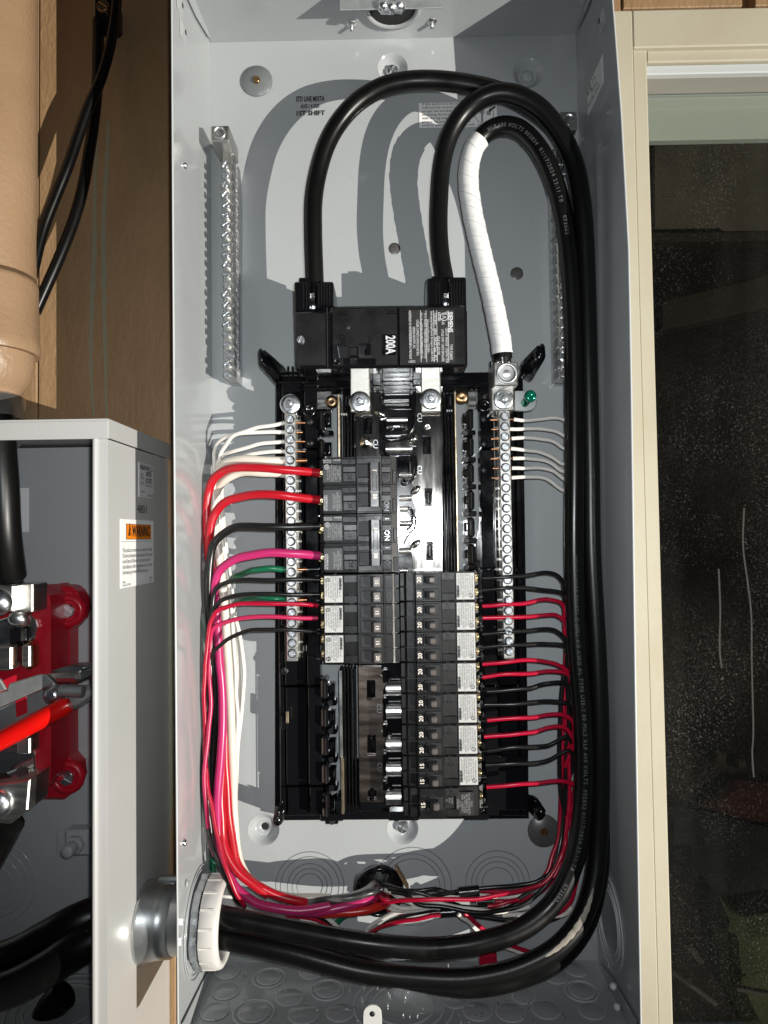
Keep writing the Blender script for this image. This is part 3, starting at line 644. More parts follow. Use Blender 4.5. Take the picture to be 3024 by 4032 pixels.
for tab,s,par in ((LE,-1,lw),(RE,1,rw)):                          # bare bright cut edge
    pts = [Vector((interp(tab,PB_+(PT-PB_)*i/24)+s*.0008,-PD-.0001,PB_+(PT-PB_)*i/24)) for i in range(25)]
    part('cut_edge', MB().tube(pts, .0008, 6, True), 'paint_edge', par)
part('top_wall', MB().box(-HW+.0003,HW-.0003,-PD+.002,-.0003,PT-.0004,PT+.0016), 'paint', pan)
part('bottom_wall', MB().box(-HW+.0003,HW-.0003,-PD+.002,-.0003,PB_-.0016,PB_+.0004), 'paint', pan)
for s, tab in ((-1,LE),(1,RE)):                                   # folded corner tabs of the end walls
    for zt,sg in ((PT,-1),(PB_,1)):
        q = [Vector((s*(HW-.0009),-.006,zt)), Vector((interp(tab,zt)-s*.0014,-PD+.003,zt)), Vector((interp(tab,zt)-s*.0014,-PD+.003,zt+sg*.017)), Vector((s*(HW-.0012)+(interp(tab,zt)-s*HW)*.45,-.05,zt+sg*.013)), Vector((s*(HW-.0009),-.012,zt+sg*.004))]
        mb = MB(); mb.add(q+[v-Vector((s*.0009,0,0)) for v in q], [[0,1,2,3,4],[9,8,7,6,5]]+[(i,(i+1)%5,5+(i+1)%5,5+i) for i in range(5)])
        part('corner_tab', mb, 'paint', pan)
def onwall(px, py, s):                                            # pixel on the left (-1) or right (+1) wall
    d = (RIGHT*((px-PCX)/FPX)+DOWN*((py-PCY)/FPX)+FWD)
    x = s*HW; q = None
    for _ in range(6):
        q = CAM+d*((x-CAM.x)/d.x); x = s*HW + (interp(LE if s < 0 else RE, q.z)-s*HW)*min(1,max(0,-q.y/PD))
    return q
def wallpatch(pts, s, t):
    q = [onwall(x,y,s) for x,y in pts]; n = len(q); d = Vector((-s*t,0,0))
    mb = MB(); mb.add([v+d for v in q]+[v+d*.1 for v in q], [list(range(n))]+[(i,(i+1)%n,n+(i+1)%n,n+i) for i in range(n)]); return mb
rs = part('approval_sticker', wallpatch([(2374,216),(2377,323),(2317,456),(2314,350)],1,.0006), 'sticker_white', pan)
c = onwall(2345,336,1); 
lettering('Listed\nEnclosure\nIssue No. OY-71984', (c.x-.0009,c.y,c.z), Vector((.05,-1,0)), ZU, .006, 'ink', rs, wide=.75, line=1.2)
c = onwall(2326,372,1); lettering('UL', (c.x-.0009,c.y,c.z+.006), Vector((.05,-1,0)), ZU, .013, 'ink', rs)
for px,py,s in ((718,128,-1),(706,22,-1),(2372,82,1)):             # punched screw bosses near the corners
    c = onwall(px,py,s); b = part('screw_boss', MB().lathe((c.x,c.y,c.z), (-s,0,0), [(.0105,.0001),(.0085,.0014),(.0035,.0028),(.0022,.0028),(.0022,.0006)], 4, False), 'paint', pan)
    part('hole', MB().lathe((c.x-s*.0007,c.y,c.z), (-s,0,0), [(.0021,0),(.0021,.0024),(0,.0024)], 12), 'slot', b)
for px,py in ((725,652),(722,3318)):
    c = onwall(px,py,-1); part('rivet', MB().lathe(c, (1,0,0), [(.0028,0),(.0028,.0016),(.0016,.0026),(0,.0028)], 16), 'zinc', pan)
# wall knockouts on the right wall and round the nipple on the left
def wallrings(px, py, s, rads, m='paint_edge'):
    c = onwall(px,py,s)
    for r in rads: part('knockout_ring', MB().tube([Vector((c.x-s*.0003,c.y+r*math.cos(2*math.pi*k/40),c.z+r*math.sin(2*math.pi*k/40))) for k in range(41)], .0007, 6, False), m, pan)
wallrings(2398,3625,1,(.026,.031,.0385)); 
for r in (.040,.0435): part('knockout_ring', MB().tube([Vector((XL+.0004,-NH+r*math.cos(2*math.pi*k/44),NZ+r*math.sin(2*math.pi*k/44))) for k in range(45)], .0006, 6, False), 'paint', pan)
for dy,dz in ((.03,.05),(-.035,.048),(.02,-.05)):
    part('stake_mark', MB().lathe((XL+.0003,-NH+dy,NZ+dz), (1,0,0), [(.003,0),(.0022,.001),(0,.0013)], 10), 'paint', pan)
# knockouts of the back sheet
rings(1220,3490,0,(.012,.0165,.021,.0275,.032), pan, 'groove', .0005); rings(1625,3490,0,(.0255,.030,.036), pan, 'groove', .0005); rings(1960,3478,0,(.0145,.02,.0245,.030), pan, 'groove', .0005)
# bottom wall knockouts
random.seed(5)
bz = PB_+.0004
def bpt(px,py):
    d = (RIGHT*((px-PCX)/FPX)+DOWN*((py-PCY)/FPX)+FWD); return CAM+d*((bz-CAM.z)/d.z)
def bring(px, py, r, raised=True, dbl=False):
    c = bpt(px,py)
    if abs(c.x) > HW-r-.002: c.x = math.copysign(HW-r-.002, c.x)
    o = part('knockout', MB().lathe(c, (0,0,1), [(r,.0001),(r*.985,.0011),(r*.93,.0014),(0,.0014)], 36), 'paint', pan)
    if dbl: part('knockout_ring', MB().tube([Vector((c.x+r*1.35*math.cos(2*math.pi*k/40),c.y+r*1.35*math.sin(2*math.pi*k/40),bz+.0004)) for k in range(41)], .0007, 6, False), 'paint_edge', o)
    part('knockout_ring', MB().tube([Vector((c.x+r*math.cos(2*math.pi*k/40),c.y+r*math.sin(2*math.pi*k/40),bz+.0007)) for k in range(41)], .0006, 6, False), 'paint_edge', o)
for x,y,r,d in ((895,3830,.0105,0),(1060,3852,.0105,1),(1225,3830,.0105,0),(890,3905,.0115,0),(1140,3930,.0115,0),(1290,3900,.0105,1),(845,3985,.0115,0),(1000,3990,.0125,1),(1195,3996,.0125,0),(1340,3990,.0115,0),
                (1880,3985,.012,0),(2010,3990,.012,0),(2060,3925,.0105,0),(2150,3980,.0115,0),(2290,3905,.0105,1),(2270,3820,.0105,0),(2330,3985,.0105,0),(1790,3940,.011,0),(2190,3850,.010,0)): bring(x,y,r,True,d)
c = bpt(1590,3985)
for r in (.026,.034,.042): part('knockout_ring', MB().tube([Vector((c.x+r*math.cos(2*math.pi*k/48),-.062+r*math.sin(2*math.pi*k/48),bz+.0005)) for k in range(49)], .0009, 6, False), 'paint_edge', pan)
# grounding ear standing at the bottom lip
ear = MB(); c = P(1466,3995,.098)
ear.prism([(c.x-.0075,PB_+.0005),(c.x+.0075,PB_+.0005),(c.x+.0075,c.z-.002)]+[(c.x+.0075*math.cos(R(a)),c.z+.0075*math.sin(R(a))) for a in (20,45,70,90,110,135,160)]+[(c.x-.0075,c.z-.002)], -.098,-.0965,.0004)
ear = part('lip_ear', ear, 'sticker', pan); part('hole', MB().lathe((c.x,-.0979,c.z+.0005), (0,-1,0), [(.0022,0),(.0022,.0002),(0,.0002)], 14), 'slot', ear)
# stamped print and instruction sticker
for t,y,s,w in (('STD LINE MIXTA',390,.0070,.0279),('AUG 1 4 2025',418,.0052,.0183),('1ST SHIFT',446,.0064,.0277)): ptext(t,1221,y,.0004,s,'ink',pan,fit=w,bold=.035)
ins = part('instruction_sticker', MB().pb(1650,402,1957,500,.0001,.0006,.0002), 'sticker_white', pan)
ptext('If this device is to be mounted on a\nwall and the neutral is to be bonded,\ntorque the bonding screw before\nmounting the box to the wall to\nwith the lug lang. See label for\nproper torque. Bushing may be\nused to space the box off the wall.',1662,452,.0008,.0036,'ink',ins,align='LEFT',line=.97,fit=.0545)
c = P(1906,447,.0008); part('diagram_circle', MB().tube([Vector((c.x+.0092*math.cos(2*math.pi*k/40),-.0007,c.z+.0092*math.sin(2*math.pi*k/40))) for k in range(41)], .00022, 5, False), 'ink', ins)
for a,b,w,h_ in ((-.002,.002,.0045,.004),(-.002,-.004,.0012,.008),(.0045,.0005,.004,.004),(-.002,.0065,.003,.003)):
    part('diagram_mark', MB().box(c.x+a-w/2,c.x+a+w/2,-.00085,-.0006,c.z+b-h_/2,c.z+b+h_/2), 'grey_ink' if w > .003 else 'ink', ins)
part('diagram_arrow', MB().prism([(c.x+.0045,c.z+.0015),(c.x+.0075,c.z+.0022),(c.x+.0068,c.z+.003),(c.x+.0115,c.z+.0058),(c.x+.0105,c.z+.0072),(c.x+.0060,c.z+.0044),(c.x+.0054,c.z+.0054)], -.0009,-.0007), 'ink', ins)
ptext('4740081 Rev.01',1925,491,.0008,.0034,'ink',ins)
# outside hardware on the left side
hg = part('side_hinge', MB().box(interp(LE,P(680,450,.05).z)-.0085, -HW-.002, -.066,-.045, P(680,595,.055).z, P(680,348,.055).z, .004), 'black', pan)
hd = part('side_latch', MB().box(-HW-.0125,-HW-.0028,-.075,-.055,P(690,3440,.06).z,P(690,3165,.06).z,.004), 'paint', pan)
bo = part('side_bolt', MB().lathe((-HW-.0018,-.06,P(690,3115,.06).z), (-1,0,0), [(.0065,0),(.0065,.003),(.0045,.0035),(.0045,.0095),(.003,.0105)], 14), 'zinc', pan)
# top hub: clamp plate over the cable entry
hub = thing('hub_clamp', 'galvanised clamp plate with wing screw over the top cable entry', 'clamp', (P(1545,60,.05).x,-.05,PT-.03))
def tpt(px,py,z=PT-.0004):
    d = (RIGHT*((px-PCX)/FPX)+DOWN*((py-PCY)/FPX)+FWD); return CAM+d*((z-CAM.z)/d.z)
hc = tpt(1542,10); hc.y = min(hc.y+.0, -.03)
hz = PT
c0 = tpt(1545,92); cy = c0.y-.022
part('entry_ring', MB().lathe((c0.x,cy,PT), (0,0,-1), [(.0275,.0005),(.0265,.004),(.022,.0045),(.021,.0006)], 40, True, (False,False)), 'paint', hub)
part('entry_throat', MB().lathe((c0.x,cy,PT-.0006), (0,0,-1), [(.0212,0),(.0212,.0022),(0,.0022)], 32), 'pad', hub)
q0 = P(1338,40,.062); q1 = P(1738,36,.062)
part('clamp_plate', MB().box(q0.x,q1.x,-.067,-.0655,P(1540,38,.066).z,PT-.001,.0004), 'galv', hub)
for k in range(3):
    p = P(1510+k*32,20+6*(k%2),.07); part('wing_nut', MB().lathe((p.x,-.067,p.z), (0,-1,0), [(.0055,0),(.0048,.004),(.003,.0065),(0,.007)], 12), 'zinc', hub)
part('wing', MB().pprism([(1490,28),(1520,10),(1560,14),(1590,26),(1582,44),(1556,40),(1535,46),(1500,44)], .067,.071,.001), 'zinc', hub)
for x,y in ((1384,96),(1700,86)):
    p = tpt(x,y); b = part('stud', MB().lathe(p, (0,0,-1), [(.005,0),(.004,.0012),(.0022,.0016),(.002,.006),(0,.0065)], 14), 'zinc_dull', hub)

# ================================================================ GROUND BARS
def groundbar(xpx, y0, y1, n, s, name_label, group, xdrift, lugtop=True):
    t = thing('ground_bar', name_label, 'terminal bar', P(xpx,y1+20,.0), group)
    xa = P(xpx+xdrift*.5,(y0+y1)/2,.040).x + .0012*s
    z0, z1 = P(xpx,y1+26,.02).z, P(xpx,y0-30,.02).z
    w = .0037
    part('bar', MB().box(xa-w, xa+w, -.034,-.012, z0, z1, .0006), 'alu', t)
    part('carrier', MB().box(xa-w-.0004, xa+w+.0022, -.0115,-.0002, z0-.001, z1-.004, .0006), 'zinc_dull', t)
    for i in range(n+1):                                         # cell walls on the flank where wires enter
        z = z0+(z1-z0)*i/n; part('cell_wall', MB().box(xa+s*(w+.0001), xa+s*(w+.0019), -.0335,-.0122, z-.0007, z+.0007), 'alu', t)
    part('cell_floor', MB().box(xa+s*(w+.00005), xa+s*(w+.0004), -.030,-.016, z0+.002, z1-.002), 'steel_dark', t)
    zs = [P(xpx,y0+(y1-y0)*i/(n-1),.04).z for i in range(n)]
    shank = withmat(MB().lathe((0,0,0), (0,-1,0), [(.0019,0),(.0022,.0062)], 10), 'shank', 'zinc_dull')
    for i,z in enumerate(zs):
        if i == n-3: inst('mounting_screw', withmat(mk_screw(.0052,.0028,.0011,False), 'mounting_screw', 'zinc'), t, (xa+.0015,-.034,z), .6); continue
        j = random.uniform(-.0006,.0006); hh = .0390+random.uniform(-.0012,.0012)
        sc = inst('screw', SCREW, t, (xa+j,-hh,z), random.uniform(0,1.5), .95)
        inst('shank', shank, t, (xa+j,-hh+.0058,z))
    return t, xa, z1
random.seed(3)
g1, gx1, gz1 = groundbar(878,651,1473,22,1,'long bright ground bar with many unused screws left of main breaker','ground bars on the panel back',14)
def lug(t, xa, z, wd, hgt, h0, h1, s=1):
    part('lug_body', MB().box(xa-wd/2, xa+wd/2, -h1,-h0, z, z+hgt, .001), 'alu', t)
    c = (xa, -h1-.0001, z+hgt*.52)
    part('lug_socket', MB().lathe(c, (0,-1,0), [(wd*.34,0),(wd*.34,.0012),(wd*.29,.0014),(wd*.27,.0002),(wd*.2,.0002),(wd*.1,.0010),(0,.0008)], 22), 'zinc_dull', t)
lug(g1, P(862,520,.055).x, P(862,548,.055).z, .0165,.0145,.012,.052)
part('lug_foot', MB().box(gx1-.005,gx1+.006,-.03,-.0262,gz1-.004,P(862,548,.055).z+.002,.0006), 'tin', g1)
g2, gx2, gz2 = groundbar(2212,651,1473,22,-1,'ground bar half hidden behind the big black cables on the right','ground bars on the panel back',24)
lug(g2, P(2238,470,.04).x, P(2238,510,.04).z, .0165,.0170,.012,.040)

# ================================================================ INTERIOR CHASSIS
ch = thing('panel_chassis', 'glossy black plastic panel chassis holding bus bars and breakers', 'chassis', P(1585,3232,.01))
SL = [1640+i*117.2 for i in range(14)]
def xr(x, y): return x + (y-1500)*.0135                          # chassis edges lean a little in the photo
clips = []
for i in range(2): clips.append((1648+i*115, -1))
for i in range(5): clips.append((2712+i*112, -1))
clips.append((3180,-1))
for i in range(6): clips.append((1648+i*106, 1))
base = bmesh.new(); ed = []
def bl(pts):
    vs = [base.verts.new((p.x,p.y,p.z)) for p in pts]
    for i in range(len(vs)): ed.append(base.edges.new((vs[i],vs[(i+1)%len(vs)])))
BH = .014
bl([P(x,y,BH) for x,y in ((1085,1450),(2058,1432),(2083,3222),(1083,3230))])
for y,s in clips:
    x = xr(1276,y) if s < 0 else xr(1836,y)
    bl([P(a,b,BH) for a,b in ((x-16,y-22),(x+26,y-22),(x+26,y+34),(x-16,y+34))])
bmesh.ops.triangle_fill(base, edges=ed, use_beauty=True)
geo = bmesh.ops.extrude_face_region(base, geom=base.faces[:]); 
for v in [g for g in geo['geom'] if isinstance(g, bmesh.types.BMVert)]: v.co.y += .011
bmesh.ops.recalc_face_normals(base, faces=base.faces[:])
part('base_plate', MB().frombm(base), 'black', ch)
def cb(name, x0, y0, x1, y1, h0, h1, m='black', b=.0008, parent=None): return part(name, MB().pb(x0,y0,x1,y1,h0,h1,b), m, parent or ch)
# long rails, left and right (segments as moulded)
for a,b in ((1505,1765),(1768,2240),(2244,2700),(2704,3095),(3098,3215)):
    for s in (-1,1):
        if s < 0: cb('outer_rail', xr(1086,a),a,xr(1106,a),b,.0142,.022); cb('bar_bed', xr(1110,a),a+2,xr(1196,a)-3,b-2,.0142,.024)
        else: cb('outer_rail', xr(2030,a),a,xr(2052,a),b,.0142,.022); cb('bar_bed', xr(1950,a)+3,a+2,xr(2026,a),b-2,.0142,.024)
        x0 = xr(1198,a) if s < 0 else xr(1892,a)
        cb('ridge', x0, a+3, x0+52, b-3, .0142, .034)
# moulded rounds on the ridges
for x,y in ((1222,1658),(1224,1742),(1225,1840),(1906,1648),(1908,1746),(1908,1850),(1120,2642),(1270,2676),(1274,2782),(1278,2892),(1278,3000)):
    c = P(x,y,.0343 if y < 2600 else .0263); part('ejector_mark', MB().lathe((c.x,-.0342 if y < 2600 else -.0261,c.z), (0,-1,0), [(.0035,0),(.0032,.0003),(0,.0003)], 18), 'breaker', ch)
for x,y in ((1219,1616),(1908,1597)):
    c = P(x,y,.035); part('round_boss', MB().lathe((c.x,-.034,c.z), (0,-1,0), [(.0068,0),(.0064,.0015),(.0035,.0017),(.003,.0009),(0,.0009)], 20), 'black', ch)
# breaker hooks
for y,s in clips:
    x = xr(1262,y) if s < 0 else xr(1850,y)
    k = part('breaker_hook', MB().pb(x-16,y-36,x+12,y+44,.0142,.040,.002), 'black', ch)
    part('hook_bar', MB().pb(x-4,y-30,x+3,y+40,.040,.0425,.001), 'breaker', k)
    dx = 22 if s < 0 else -22
    part('hook_lip', MB().pb(x+dx-9,y-14,x+dx+9,y+20,.026,.034,.0012), 'black', k)
    cb('hook_shelf', x-18+dx*.6, y+46, x+34+dx*.6, y+66, .0142,.028)
    c = P(x+dx,y+56,.0285); part('hook_hole', MB().lathe((c.x,-.0281,c.z), (0,-1,0), [(.0026,0),(.0026,.0004),(.0018,.0003),(0,.0002)], 14), 'slot', ch)
# slim steel rail edges and plastic ribs either side of the bus
cb('steel_rail', 1331,1552,1338,1800,.015,.044,'gold_strip',.0002); cb('steel_rail', 1336,2640,1347,2985,.015,.04,'steel_dark',.0002); cb('steel_rail', 1344,2986,1354,3206,.015,.043,'gold_strip',.0002)
cb('steel_rail', 1795,1540,1800,2250,.015,.044,'gold_strip',.0002)
for k in range(4):
    cb('rib', 1352+k*13,1560,1359+k*13,1800,.0142,.036-.001*k,'black',.0004); cb('rib', 1356+k*13,2630,1363+k*13,3200,.0142,.036-.001*k,'black',.0004)
    cb('rib', 1745+k*12,1545,1752+k*12,2250,.0142,.034+.001*k,'black',.0004)
for k in range(3): cb('vent_tooth', 1342+k*9,1626,1348+k*9,1636,.036,.040,'zinc_dull',.0004); cb('vent_tooth', 1758+k*9,1612,1764+k*9,1622,.036,.040,'zinc_dull',.0004)
cb('bus_tray', 1405,1500,1742,3196,.0142,.028,'black',.001)
# top housing and its bars
cb('top_housing', 1108,1470,2040,1536,.0142,.030,'black',.001)
for x in (1132,1150,1170,1195): cb('housing_rib', x,1440,x+5,1505,.030,.036,'black',.0005)
for x in (1930,1955,2000): cb('housing_rib', x,1420,x+5,1500,.030,.036,'black',.0005)
cb('housing_bar', 1100,1462,1200,1468,.030,.037,'black',.0005); cb('housing_bar', 1095,1500,1210,1507,.030,.038,'black',.0005)
cb('housing_bar', 1200,1525,1400,1531,.030,.037,'black',.0004); cb('housing_bar', 1735,1515,1900,1521,.030,.037,'black',.0004)
for x0 in (1352,1758):
    cb('cable_window', x0,1548,x0+34,1606,.0285,.033,'black',.001); cb('window_floor', x0+8,1560,x0+22,1598,.033,.0338,'slot',.0003)
for x0,x1 in ((1246,1306),(1842,1876)): cb('steel_tab', x0,1540,x1,1612,.0142,.031,'tin',.0006)
for x,y in ((1306,1582),(1818,1564)):
    c = P(x,y,.032); part('clip_post', MB().lathe((c.x,-.0305,c.z), (0,-1,0), [(.0062,0),(.0058,.003),(.004,.0042),(.002,.0042),(0,.003)], 16), 'bronze', ch)
# ears that carry the cover
def ear_(outer, inner, name='cover_ear'):
    # outer: tip loop px at height ; inner: base loop, joined
    n = len(outer); A = [P(*p) for p in outer]; B = [P(*p) for p in inner]; mb = MB(); up = Vector((0,.012,0))
    vs = A+B+[v+up for v in A]+[v+up for v in B]
    bm = bmesh.new(); bv = [bm.verts.new(v) for v in vs]; bmesh.ops.convex_hull(bm, input=bm.verts[:])
    bmesh.ops.bevel(bm, geom=bm.edges[:], offset=.0011, segments=2, affect='EDGES'); mb.frombm(bm, True)
    return part(name, mb, 'black', ch)
ear_([(1016,1372,.052),(1034,1369,.052),(1020,1440,.052),(1042,1452,.05)], [(1122,1445,.018),(1086,1520,.018),(1118,1530,.018),(1066,1400,.045)])
ear_([(2146,1352,.052),(2126,1350,.052),(2150,1408,.052),(2120,1440,.05)], [(2050,1428,.018),(2052,1470,.018),(2095,1500,.018),(2076,1402,.045)])
ear_([(1072,3236,.042),(1090,3258,.042),(1112,3242,.042),(1096,3180,.040)], [(1086,3166,.012),(1134,3168,.012),(1126,3222,.012),(1092,3222,.012)])
ear_([(2118,3232,.042),(2140,3228,.042),(2154,3200,.042),(2124,3156,.040)], [(2078,3146,.012),(2080,3196,.012),(2114,3148,.012),(2104,3200,.012)])
cb('bottom_foot', 1260,3205,1352,3234,.006,.036); cb('bottom_foot', 1530,3196,1650,3232,.006,.034); cb('bottom_foot', 1826,3196,1926,3228,.006,.03)
for y in (2410,2820): cb('rail_clip', 1106,y,1134,y+54,.024,.030,'black',.001)
cb('rail_catch', 1126,2802,1136,2850,.030,.034,'gold_strip',.0006)
cb('light_edge', 1101,2612,1105,3180,.0222,.0228,'breaker_light',.0001)

# ================================================================ BUS BARS
def bus(name, label, m='bus'):
    return thing(name, label, 'bus bar', P(1600,2200,.03), 'bus bars')
bl_ = thing('bus_bar', 'left silver bus bar with hex bolted strap below the main breaker', 'bus bar', P(1460,1800,.03), 'bus bars')
br_ = thing('bus_bar', 'right silver bus bar catching the bright flash reflection', 'bus bar', P(1690,2200,.03), 'bus bars')
bb_ = thing('bus_bar', 'lower left bus bar showing between the breakers at the bottom', 'bus bar', P(1460,2900,.03), 'bus bars')
def arc(cx,cy,r,a0,a1,n=6): return [(cx+r*math.cos(R(a0+(a1-a0)*k/n)), cy-r*math.sin(R(a0+(a1-a0)*k/n))) for k in range(n+1)]
def holed(name, outer, holes, h0, h1, m, parent):
    bm = bmesh.new(); ed = []
    for lp in [outer]+holes:
        vs = [bm.verts.new(P(x,y,h1)) for x,y in lp]
        for i in range(len(vs)): ed.append(bm.edges.new((vs[i],vs[(i+1)%len(vs)])))
    bmesh.ops.triangle_fill(bm, edges=ed, use_beauty=True)
    g = bmesh.ops.extrude_face_region(bm, geom=bm.faces[:])
    for v in [q for q in g['geom'] if isinstance(q, bmesh.types.BMVert)]: v.co.y += (h1-h0)
    bmesh.ops.recalc_face_normals(bm, faces=bm.faces[:])
    return part(name, MB().frombm(bm), m, parent)
def rc(x0,y0,x1,y1): return [(x0,y0),(x1,y0),(x1,y1),(x0,y1)]
holed('plate', [(1398,1530),(1488,1530)]+arc(1535,1565,42,180,270)+[(1545,1612),(1545,1640),(1498,1650),(1492,1662),(1492,1780),(1500,1800),(1402,1800)], [rc(1430,1634,1466,1708)], .029,.032,'bus',bl_)
holed('plate', [(1640,1525),(1742,1525),(1742,2256),(1628,2256),(1626,2200)]+arc(1600,2110,28,-60,60)+[(1640,2010)]+arc(1600,1930,34,-50,50)+[(1640,1800),(1640,1756),(1600,1756),(1520,1756),(1514,1746),(1590,1736)]+arc(1590,1690,44,-80,0)+[(1634,1560)],
      [rc(1665,1716,1697,1788),rc(1672,1922,1702,1996),rc(1678,2130,1706,2206)], .029,.032,'bus',br_)
holed('plate', [(1412,2626),(1500,2626),(1508,2640)]+[(1520,2690),(1508,2720),(1508,2810)]+arc(1540,2830,32,180,250)+[(1524,2880),(1508,2960),(1508,3040)]+arc(1540,3056,32,180,250)+[(1524,3100),(1508,3158),(1416,3158)],
      [rc(1444,2678,1478,2756),rc(1446,2894,1480,2976),rc(1448,3112,1482,3150)], .029,.032,'bus_low_reflection',bb_)
# straps from the main breaker with hex bolts
for x0,par in ((1380,bl_),(1661,br_)):
    q = part('strap', MB().pb(x0,1478,x0+76,1622,.040,.0425,.0008), 'bus_strap', par)
    inst('bolt', HEXBOLT, par, P(x0+37,1582 if x0<1500 else 1572,.0425), random.random())
    part('strap_riser', MB().pb(x0+4,1470,x0+72,1484,.032,.040,.0006), 'bus_strap', par)
# stabs: folded fingers bridging the centre line
def stab(par, x0, y0, x1, y1, h=.040):                            # rounded finger with a folded crest
    X0,X1,Z0,Z1 = rect(x0,y0,x1,y1,h); zc = (Z0+Z1)/2; hz = (Z1-Z0)/2; n = 10
    prof = [(zc+hz*math.cos(math.pi*k/n), .032+(h-.032)*math.sin(math.pi*k/n)**.6) for k in range(n+1)]
    vs = [(X,-hh,z) for X in (X0,X1) for z,hh in prof]; m_ = n+1
    q = MB(); q.add(vs, [(k,k+1,m_+k+1,m_+k) for k in range(n)], True); q.add(vs[:m_], [list(range(m_))]); q.add(vs[m_:], [list(range(m_))[::-1]])
    q = part('stab', q, 'stab', par)
    part('stab_crest', MB().box(X0+.0006,X1-.0006,-h-.0012,-h+.0014,zc-hz*.12,zc+hz*.08,.0004), 'tin', q)
stab(br_,1520,1752,1624,1778,.036); stab(bl_,1524,1642,1604,1662,.034)
for y in (1856,1948,2048,2158): stab(br_,1574,y,1622,y+24,.040)
for y in (1992,2236): stab(br_,1576,y,1606,y+22,.038)
for y in (2690,2780,2912,3010,3120): stab(bb_,1520,y,1580,y+56,.040)
# (the right bar gets an added tilt below to mirror the flash)
# embossed ovals
for x,y,a in ((1496,1628,-30),(1624,1730,40),(1636,1930,40),(1636,2142,40),(1518,2664,-30),(1522,2886,-30),(1526,3106,-30)):
    par = bl_ if y < 1700 else (br_ if y < 2300 else bb_)
    c = P(x,y,.032); mb = MB(); vs = []; n = 18
    for r,hh in ((1,0),(.8,.0016),(.45,.0024),(0.02,.0026)):
        for k in range(n):
            t = 2*math.pi*k/n; u,w = .0056*r*math.cos(t), .0031*r*math.sin(t)
            vs.append((c.x+u*math.cos(R(a))-w*math.sin(R(a)), -.032-hh, c.z+u*math.sin(R(a))+w*math.cos(R(a))))
    mb.add(vs, [(i*n+k,i*n+(k+1)%n,(i+1)*n+(k+1)%n,(i+1)*n+k) for i in range(3) for k in range(n)], True); part('embossed_oval', mb, 'tin', par)
# black insulator between the bars: outline ridges with round corners
def ridge(pts, r=.0011, h=.033): return part('insulator_ridge', MB().tube([P(x,y,h) for x,y in pts], r, 8, True, 5), 'black', ch)
ridge([(1484,1540),(1500,1560),(1504,1584),(1520,1606),(1548,1612),(1618,1612)],.0014); ridge([(1632,1540),(1632,1600),(1630,1670),(1612,1706),(1590,1722),(1530,1732),(1510,1722),(1508,1712)],.0016)
ridge([(1510,1740),(1512,1770),(1530,1792),(1560,1796),(1620,1796),(1622,1850),(1618,1872)],.0016); ridge([(1634,1796),(1640,1830),(1632,1876),(1612,1898),(1580,1902)],.0012)
ridge([(1580,2000),(1618,2004),(1622,2030),(1620,2070),(1600,2086)],.0012); ridge([(1626,2006),(1636,2040),(1632,2080),(1612,2100),(1590,2140)],.001)
cb('insulator_slot', 1606,1820,1624,1870,.0285,.037,'black',.0012); cb('slot_groove', 1612,1826,1618,1862,.037,.0374,'slot',.0002)
for x,y in ((1534,1686),(1590,1684),(1592,1898)):
    c = P(x,y,.034); part('insulator_post', MB().lathe((c.x,-.0282,c.z), (0,-1,0), [(.0036,0),(.0036,.006),(.0024,.0065),(.0022,.003),(0,.003)], 16), 'black', ch)
cb('insulator_saddle', 1516,1660,1606,1676,.0285,.035,'black',.0008); cb('insulator_saddle', 1512,1698,1606,1714,.0285,.035,'black',.0008)
cb('centre_tray', 1505,1480,1618,1606,.0285,.031,'black',.002)
for k in range(5): cb('tray_step', 1512,1512+k*18,1612,1518+k*18,.031,.0325,'black',.0005)
for y in (1574,1592): cb('tray_strip', 1510,y,1612,y+7,.031,.0335,'tin',.0004)
cb('tray_block', 1466,1490,1502,1520,.030,.038,'black',.001); cb('tray_block', 1624,1490,1660,1520,.030,.038,'black',.001)
for pts in ([(1578,1700),(1606,1700),(1606,1760),(1578,1760)],): pass
for y0,y1 in ((2640,2690),(2750,2775),(2855,2905),(2970,3005),(3080,3115)): cb('stab_guard', 1506,y0,1530,y1,.0285,.036,'black',.0012)
# black catches clipped through the bar windows
for x,y,par in ((1448,1670,ch),(1681,1752,ch),(1687,1960,ch),(1692,2168,ch),(1461,2716,ch),(1463,2934,ch),(1465,3130,ch)):
    cb('bar_catch', x-9,y-26,x+9,y+28,.0285,.0335,'black',.0014)
c = P(1682,1681,.0325); part('pan_screw', MB().lathe((c.x,-.032,c.z), (0,-1,0), [(.0032,0),(.003,.0012),(.0012,.0014),(.001,.0006)], 14), 'tin', br_)
c = P(1444,1742,.0325); part('pan_screw', MB().lathe((c.x,-.032,c.z), (0,-1,0), [(.0064,0),(.0062,.0006),(.0032,.0006),(.003,.0016),(.001,.0012)], 18), 'tin', bl_)
for x,y,r,par in ((1478,1748,-90,bl_),(1652,1644,-90,br_),(1652,1850,-90,br_),(1656,2060,-90,br_),(1492,2790,-90,bb_),(1494,3020,-90,bb_)): ptext('CU',x,y,.0322,.006,'zinc_dull',par,rot=r)

br_.rotation_euler = (0,0,R(-2.4))  # tilt added so the flash highlight falls on this bar
